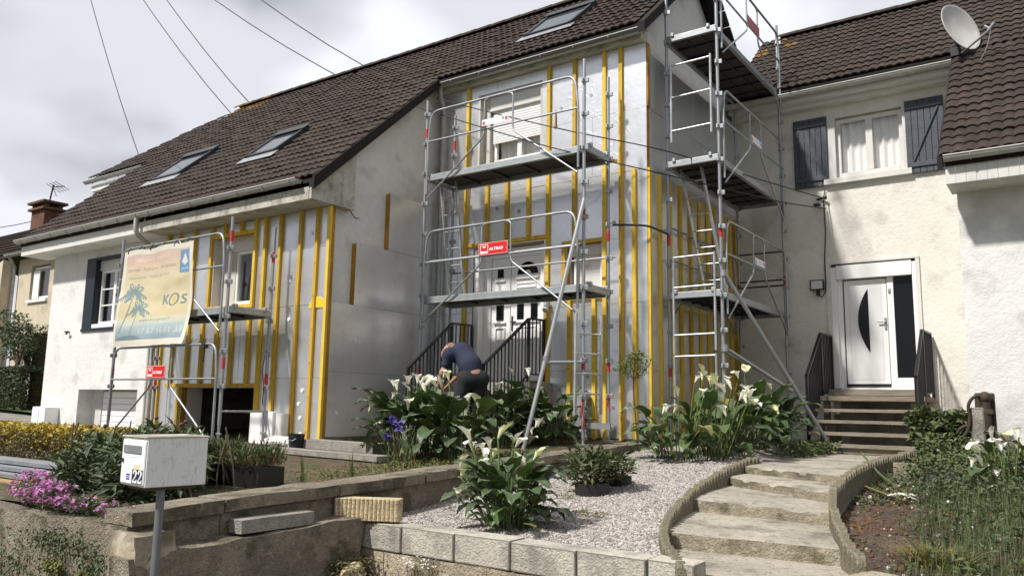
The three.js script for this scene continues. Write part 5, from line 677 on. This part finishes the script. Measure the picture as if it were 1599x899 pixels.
{ const c = [[-1.45, -.24, 7.5, .26, .12, .12], [-1.1, -.27, 7.5, .22, .09, .12], [-.75, -.3, 7.5, .16, .06, .1], [-.25, -.31, 7.5, .2, .05, .1]]; bush('pink_flowers', 'clump of pink flowers spilling over the top of the mossy wall', 'flowers', [-1.2, -.35, 7.5], [['petals', leaves(420, 51, .032, .03, (r) => { const p = blob(c.slice(0, 2))(r); p[1] += .04; p[2] += .05; return p; }), pink], ['petals', leaves(110, 52, .03, .028, (r) => { const p = blob(c.slice(2))(r); p[1] += .04; p[2] += .06; return p; }), pink], ['leaves', leaves(1400, 53, .05, .014, blob(c)), green]]); }
bush('bearded_iris', 'violet iris with upright leaves in front of the left calla lilies', 'iris', [-.85, -.2, 4.2], [['blades', blades(46, 54, (r) => [-.85 + (r() - .5) * .3, -.2, 4.15 + (r() - .5) * .2, 1, .4], .42, .009), green], ['blades', blades(30, 55, (r) => [-.82 + (r() - .5) * .3, -.2, 4.15 + (r() - .5) * .2, .8, .7], .3, .008), straw], ['petals', leaves(90, 56, .05, .04, (r) => { const c = [[-.98, .26, 4.2], [-.9, .24, 4.2], [-.86, .18, 4.18], [-.99, .1, 4.25]][Math.floor(r() * 4)]; return [c[0] + (r() - .5) * .05, c[1] + (r() - .5) * .05, c[2] + (r() - .5) * .05]; }), violet]], [[-.98, .24], [-.9, .22], [-.86, .16], [-.99, .08]].map(([x, y]) => rod([-.88, -.2, 4.16], [x, y, 4.2], .006, 5)));
bush('iris_leaves', 'pair of upright sword leaves behind the coping beside the black trough', 'iris', [-.55, -.22, 5.7], [['blades', blades(14, 57, (r, i) => [(i % 2 ? -.52 : -.28) + (r() - .5) * .07, -.23, i % 2 ? 5.75 : 5.4, 1, .25], .26, .011), lgreen]]);
{ const G = thing('standard_tree', 'slim young standard tree with a small round crown before the tall wall', 'tree', [.12, -.1, .62]); part(G, 'trunk', pipe([[.13, -.12, .62], [.1, .3, .62], [.07, .6, .62], [.06, .85, .6]], .011, .2, 7), M.bark); part(G, 'branches', [[-.14, .95], [.12, 1.0], [.02, 1.05], [.18, .92]].map(([x, y], i) => rod([.06, .82, .6], [.08 + x, y, .6 + (i - 1.5) * .06], .005, 5)), M.bark); const c = [[.06, .95, .6, .2, .13], [.17, 1.05, .62, .16, .13], [-.05, .99, .6, .16, .12], [.1, 1.13, .6, .12, .08]]; part(G, 'crown', leaves(620, 58, .06, .017, blob(c)), leafmat(.17, .19, .035)).userData.kind = 'stuff'; part(G, 'crown', leaves(260, 59, .05, .014, blob(c)), lgreen).userData.kind = 'stuff'; }
{ const G = thing('potted_shrub', 'dark-leaved shrub in a cut-down black plastic pot half sunk in the gravel', 'potted shrub', [1.1, -.38, 3.6]), pot = new THREE.CylinderGeometry(.17, .155, .15, 24, 1, true); part(G, 'pot', rough(tri(pot.translate(1.12, -.34, 3.62)), .012, 9, 2), M.black); part(G, 'pot', rough(tri(new THREE.CylinderGeometry(.13, .12, .12, 20, 1, true).translate(1.12, -.3, 3.05)), .012, 9, 5), M.black); part(G, 'potting_soil', tri(new THREE.CircleGeometry(.16, 20).rotateX(-Math.PI / 2).translate(1.12, -.3, 3.62)), M.soil); const c = [[1.05, -.18, 3.55, .26, .12], [.95, -.08, 3.4, .24, .12], [1.2, -.12, 3.4, .22, .12]]; part(G, 'leaves', leaves(1100, 61, .1, .024, blob(c)), green).userData.kind = 'stuff'; part(G, 'leaves', leaves(500, 62, .09, .022, blob(c)), olive).userData.kind = 'stuff'; part(G, 'stems', [[-.15, 0], [.12, .05], [0, -.2], [-.05, .1]].map(([x, z]) => rod([1.1, -.32, 3.6], [1.05 + x, -.08, 3.5 + z], .006, 5)), M.bark); }
{ const c = [[3.5, .16, -1.1, .3, .24], [3.72, .28, -1.1, .22, .16], [3.35, .3, -1.2, .2, .16], [3.6, .0, -.7, .3, .16]]; bush('hydrangea_bush', 'leafy green hydrangea bush between the wooden steps and the pump', 'bush', [3.5, -.1, -1], [['leaves', leaves(1500, 63, .1, .062, blob(c)), green], ['leaves', leaves(700, 64, .09, .058, blob(c.map((a) => [a[0], a[1] + .05, a[2], a[3], a[4]]))), lgreen]], [...Array(9)].map((_, i) => rod([3.55, -.1, -1], [3.25 + i * .07, .25, -1.1 + .03 * i], .007, 5))); }
{ const gy = (z) => -.16 - .09 * z; // wild right-hand bed
  const G = thing('wild_plants', 'tall tangled grasses and weeds filling the right foreground bed', 'grass', [4.6, -.4, 3.6]); G.userData.kind = 'stuff'; delete G.userData.category;
  const reg = (r) => { const z = mix(.6, 5.2, r()), x = Math.max(along(edgeR, z) + .2, 3.62 + .12 * (z - 2) + .55 * (fbm3(z * 2.2, 5, 1, 3) - .3)) + mix(0, 2.1, r() ** .8); return [x, gy(z), z]; };
  part(G, 'blades', blades(5200, 65, (r) => [...reg(r), .9, .45], .27, .0035), green); part(G, 'blades', blades(2400, 66, (r) => [...reg(r), .95, .35], .32, .0028), lgreen); part(G, 'stalks', blades(420, 67, (r) => [...reg(r), 1, .2], .42, .0016), olive); part(G, 'leaves', leaves(3200, 68, .06, .024, (r) => { const p = reg(r); p[1] += .2 * r(); return p; }), green); part(G, 'leaves', leaves(2200, 69, .06, .03, (r) => { const p = [mix(3.45, 5, r()), 0, mix(-.6, 1.6, r())]; p[1] = gy(p[2]) + .26 * r(); return p; }), lgreen); part(G, 'leaves', leaves(2400, 168, .055, .026, (r) => { const p = [mix(3.55, 5.2, r()), 0, mix(.2, 2.6, r())]; p[1] = gy(p[2]) + .3 * r(); return p; }), green); part(G, 'seed_heads', leaves(700, 70, .014, .007, (r) => { const p = reg(r); p[1] += .24 + .22 * r(); return p; }), leafmat(.16, .10, .05)); part(G, 'small_flowers', leaves(120, 71, .02, .02, (r) => { const p = reg(r); p[1] += .25 + .1 * r(); return p; }), white); part(G, 'small_flowers', leaves(40, 72, .03, .03, (r) => [3.72 + .25 * r(), gy(1.6) + .1 + .06 * r(), 1.6 + .2 * r()]), violet);
  bush('grass_tuft', 'arching yellow-green grass tuft at the edge of the bare earth', 'grass', [4.15, -.55, 4.4], [['blades', blades(260, 73, (r) => [4.15 + (r() - .5) * .3, -.57, 4.4 + (r() - .5) * .2, 1, 1.2], .22, .006), ygreen], ['blades', blades(160, 74, (r) => [4.18 + (r() - .5) * .35, -.57, 4.4 + (r() - .5) * .25, 1, 1.3], .2, .006), leafmat(.28, .20, .03)]]);
  bush('dry_grass', 'patch of rusty dried grass on the earth beside the path edging', 'grass', [3.5, -.45, 3.3], [['blades', blades(420, 75, (r) => [3.42 + .3 * r(), -.46 - .1 * r(), 3.35 + .5 * (r() - .3), .8, 1.3], .13, .0025), leafmat(.34, .13, .035)]]);
  bush('ground_weeds', 'low green weeds along the inner side of the right path edging', 'weeds', [3.5, -.3, 1.9], [['leaves', leaves(900, 76, .04, .018, (r) => { const z = mix(.6, 2.6, r()); return [along(edgeR, z) + .05 + .3 * r(), gy(z) + .05 * r(), z]; }), green]]); }
bush('seedling', 'small leafy weed growing from the lowest path riser', 'weed', [3.2, -.65, 4.1], [['leaves', leaves(150, 78, .075, .03, (r) => [3.18 + (r() - .5) * .12, -.66 + .14 * r(), 4.05 + (r() - .5) * .08]), green]]);
bush('seedling', 'flat grassy weed on the path beside the right edging', 'weed', [3.5, -.68, 4.6], [['blades', blades(90, 79, (r) => [3.42 + .25 * r(), -.7, 4.35 + .5 * r(), .7, 1.4], .1, .003), green]]);
bush('wall_flowers', 'small white daisies growing at the foot of the block wall', 'flowers', [.9, -.9, 5.9], [['petals', leaves(70, 80, .018, .018, (r) => [mix(.7, 1.1, r()), -.74 + .08 * r(), 5.86]), white], ['leaves', blades(50, 81, (r) => [mix(.75, 1.05, r()), -.93, 5.86, 1, .4], .18, .004), lgreen]]);
for (const [l, x, z, n, s] of [['bigger moss tuft in the gravel near the front calla lilies', 1.65, 4.55, 140, .09], ['tiny weed in the gravel against the coping wall', .35, 4.85, 60, .05], ['small moss tuft beside the potted shrub', 1.02, 3.95, 70, .07]]) bush('moss_tuft', l, 'moss', [x, grav(z), z], [['leaves', leaves(n, 90 + n, .025, .012, (r) => [x + (r() - .5) * s * 3, grav(z) + .015 + .025 * r(), z + (r() - .5) * s]), n === 60 ? lgreen : ygreen]]);
bush('bed_weeds', 'yellow-green weeds along the back of the coping stones', 'weeds', [-.5, -.2, 4.5], [['leaves', leaves(1500, 95, .03, .014, (r) => { const z = mix(3.4, 5.6, r()); return [-.25 - .7 * r(), g22(z) + .06 * r(), z]; }), ygreen], ['leaves', leaves(900, 96, .05, .02, (r) => { const z = mix(2.2, 3.6, r()); return [-.22 - .3 * r(), g22(z) + .08 * r(), z]; }), lgreen]]);
bush('wall_ivy', 'patches of moss and small creepers on the street-facing wall', 'creeper', [-1, -.8, 7.7], [['leaves', leaves(1700, 97, .03, .018, (r) => { const c = [[-1.25, -.72, .6, .3], [-.55, -.85, .6, .2], [-.75, -.5, .45, .1], [-1.5, -.9, .6, .3], [-.3, -.6, .3, .2], [-1.0, -.95, .9, .12]][Math.floor(r() * 6)]; return [c[0] + (r() + r() - 1) * c[2], c[1] + (r() + r() - 1) * c[3], 7.66 + .03 * r(), -.6]; }), green], ['leaves', leaves(700, 98, .03, .02, (r) => { const c = [[-.75, -.66, .14, .05], [-.3, -.68, .1, .05], [-.5, -.93, .3, .06]][Math.floor(r() * 3)]; return [c[0] + (r() + r() - 1) * c[2], c[1] + (r() + r() - 1) * c[3], 7.67 + .03 * r(), -.6]; }), ygreen]]);
bush('corner_moss', 'mossy weeds in the corner between ledge and block wall', 'moss', [.4, -.9, 6], [['leaves', leaves(700, 99, .04, .016, (r) => [.33 + .3 * r() * r(), -.92 + .2 * r(), 5.83 + .4 * r()]), olive]]);
bush('ground_cover', 'dark foliage at the path side under the right calla lilies', 'weeds', [1.8, -.15, -.9], [['leaves', leaves(900, 100, .07, .03, (r) => [1.6 + .5 * r(), -.16 + .16 * r(), -2 + 1.6 * r()]), lgreen]]);
{ const G = thing('cut_stems', 'pale cut lily stems lying across the right path edging', 'plant stems', [3.4, -.2, 2]); part(G, 'stem', pipe([[3.0, .0, .95], [3.3, -.18, 1.6], [3.62, -.31, 2.05]], .011, .2, 6), lgreen); part(G, 'stem', pipe([[3.24, -.27, 2.0], [3.5, -.31, 2.3], [3.72, -.35, 2.45]], .012, .2, 6), ygreen); part(G, 'stem', pipe([[3.15, -.05, -.35], [3.4, -.12, -.05], [3.62, -.15, .1]], .01, .2, 6), ygreen); part(G, 'wilted_flower', leaves(40, 101, .09, .03, (r) => [3.55 + .2 * r(), -.3, 2.0 + .5 * r(), -.1]), petalM); }

// ---------- person bending at the railing ----------
{
  const sd = (p, a, b, ra, rb_) => { const d = b.clone().sub(a), t = clamp(p.clone().sub(a).dot(d) / d.lengthSq()); return p.distanceTo(a.clone().addScaledVector(d, t)) - mix(ra, rb_, t); };
  function field(bones, c, half, res, k) {
    const mc = new MarchingCubes(res, new THREE.MeshStandardMaterial(), false, false, 90000), B = bones.map(([a, b, r1, r2]) => [V(...a), V(...b), r1, r2]), p = V(0, 0, 0); mc.isolation = 0;
    for (let z = 0; z < res; z++) for (let y = 0; y < res; y++) for (let x = 0; x < res; x++) { p.set(c[0] + (x - res / 2) / (res / 2) * half, c[1] + (y - res / 2) / (res / 2) * half, c[2] + (z - res / 2) / (res / 2) * half); let d = 9; for (const b of B) { const e = sd(p, ...b); const h = clamp(.5 + .5 * (d - e) / k); d = mix(d, e, h) - k * h * (1 - h); } mc.field[x + y * res + z * res * res] = -d; }
    mc.update(); const n = mc.count ?? mc.geometry.drawRange.count, g = new THREE.BufferGeometry(), P = mc.positionArray.slice(0, n * 3); for (let i = 0; i < n; i++) { P[i * 3] = P[i * 3] * half + c[0]; P[i * 3 + 1] = P[i * 3 + 1] * half + c[1]; P[i * 3 + 2] = P[i * 3 + 2] * half + c[2]; } const N = mc.normalArray.slice(0, n * 3);
    g.setAttribute('position', new THREE.BufferAttribute(P, 3)); g.setAttribute('normal', new THREE.BufferAttribute(N, 3)); return tri(g);
  }
  const G = thing('person', 'person in navy T-shirt and dark trousers bending forward at the left stair railing', 'person', [-2.0, -.1, 1.75]);
  const hipL = [-1.86, .8, 1.82], hipR = [-1.74, .8, 1.69], waist = [-1.86, .99, 1.75], chest = [-2.05, 1.16, 1.7], shL = [-2.14, 1.14, 1.87], shR = [-2.1, 1.18, 1.52], neck = [-2.21, 1.22, 1.67], head = [-2.31, 1.21, 1.66], elL = [-2.2, .88, 1.93], haL = [-2.34, .65, 1.88], elR = [-2.22, .92, 1.46], haR = [-2.42, .74, 1.52], knL = [-1.98, .4, 1.9], knR = [-1.8, .4, 1.68], anL = [-1.86, -.04, 1.93], anR = [-1.68, -.04, 1.66];
  const fing = (h, s) => [0, 1, 2, 3].flatMap((i) => { const z = h[2] + (i - 1.5) * .021, a = [h[0] - .05, h[1] - .045, z], b = [a[0] - .028 + .004 * Math.abs(i - 1), a[1] - .03, z], c = [b[0] - .004, b[1] - .026, z]; return [[h, a, .016, .0095], [a, b, .009, .0085], [b, c, .0085, .007]]; }).concat([[h, [h[0] - .01, h[1] - .03, h[2] + s * .04], .014, .01], [[h[0] - .01, h[1] - .03, h[2] + s * .04], [h[0] - .035, h[1] - .06, h[2] + s * .05], .01, .008]]);
  const arms = [[shL, elL, .052, .042], [elL, haL, .041, .026], [shR, elR, .052, .042], [elR, haR, .041, .026]];
  const bodyB = [[chest, neck, .12, .058], [neck, head, .055, .07], [head, [-2.36, 1.17, 1.655], .09, .085], [[-2.39, 1.14, 1.655], [-2.42, 1.125, 1.655], .05, .03], [waist, chest, .125, .13], [hipL, hipR, .115, .115], [waist, [-1.8, .86, 1.76], .125, .13], ...arms, [chest, shL, .11, .07], [chest, shR, .11, .07], [hipL, knL, .085, .058], [hipR, knR, .085, .058], [knL, anL, .055, .038], [knR, anR, .055, .038]];
  const skin = mat(.36, .19, .125, .6); const hands = [haL, haR].map((h, i) => field(fing(h, i ? 1 : -1), [h[0] - .04, h[1] - .04, h[2]], .11, 60, .008)); const ears = [1.745, 1.565].map((z) => tri(new THREE.SphereGeometry(.026, 10, 8).scale(.8, 1.2, .45).translate(-2.32, 1.19, z))); const eyes = [1.685, 1.625].map((z) => tri(new THREE.SphereGeometry(.012, 8, 6).translate(-2.425, 1.185, z)));
  const b = part(G, 'body', [field(bodyB, [-2.1, .6, 1.72], .82, 110, .05), ...hands, ...ears], skin); b.userData.label = 'bare arms, neck and closely cropped head';
  sub(b, 'eyes', eyes, M.black); sub(b, 'hair', field([[[-2.28, 1.245, 1.66], [-2.33, 1.232, 1.66], .082, .066]], [-2.3, 1.23, 1.66], .2, 60, .03), mat(.20, .115, .08, .8));
  const wrinkle = (g) => { const p = g.attributes.position, n = g.attributes.normal; for (let i = 0; i < p.count; i++) { const x = p.getX(i), y = p.getY(i), z = p.getZ(i), k = (fbm3(x * 9 + y * 5, y * 13 - x * 4, z * 8, 3) - .5) * .035; p.setXYZ(i, x + n.getX(i) * k, y + n.getY(i) * k, z + n.getZ(i) * k); } return g; };
  const inf = (l, e) => l.map(([a, c, r1, r2]) => [a, c, r1 + e, r2 + e]), half = (a, c, t) => a.map((v, i) => mix(v, c[i], t));
  sub(b, 'shirt', wrinkle(field([...inf([[waist, chest, .128, .135], [chest, shL, .11, .075], [chest, shR, .11, .075], [half(waist, [-1.8, .82, 1.76], .72), waist, .116, .128]], .022), [shL, half(shL, elL, .55), .075, .068], [shR, half(shR, elR, .55), .075, .068]], [-2.0, 1.07, 1.7], .48, 90, .045)), mat(.016, .021, .046, .9));
  sub(b, 'trousers', wrinkle(field([...inf([[hipL, hipR, .118, .118], [[-1.8, .82, 1.76], [-1.82, .9, 1.757], .118, .116], [hipL, knL, .095, .072], [hipR, knR, .095, .072], [knL, anL, .07, .062], [knR, anR, .07, .062]], .015)], [-1.84, .42, 1.78], .62, 90, .04)), mat(.012, .013, .016, .9));
  sub(b, 'shoes', [field([[anL, [-2.0, -.07, 1.95], .06, .05], [anR, [-1.82, -.07, 1.67], .06, .05]], [-1.84, -.05, 1.8], .32, 60, .02)], M.black);
}
renderer.render(scene, camera);
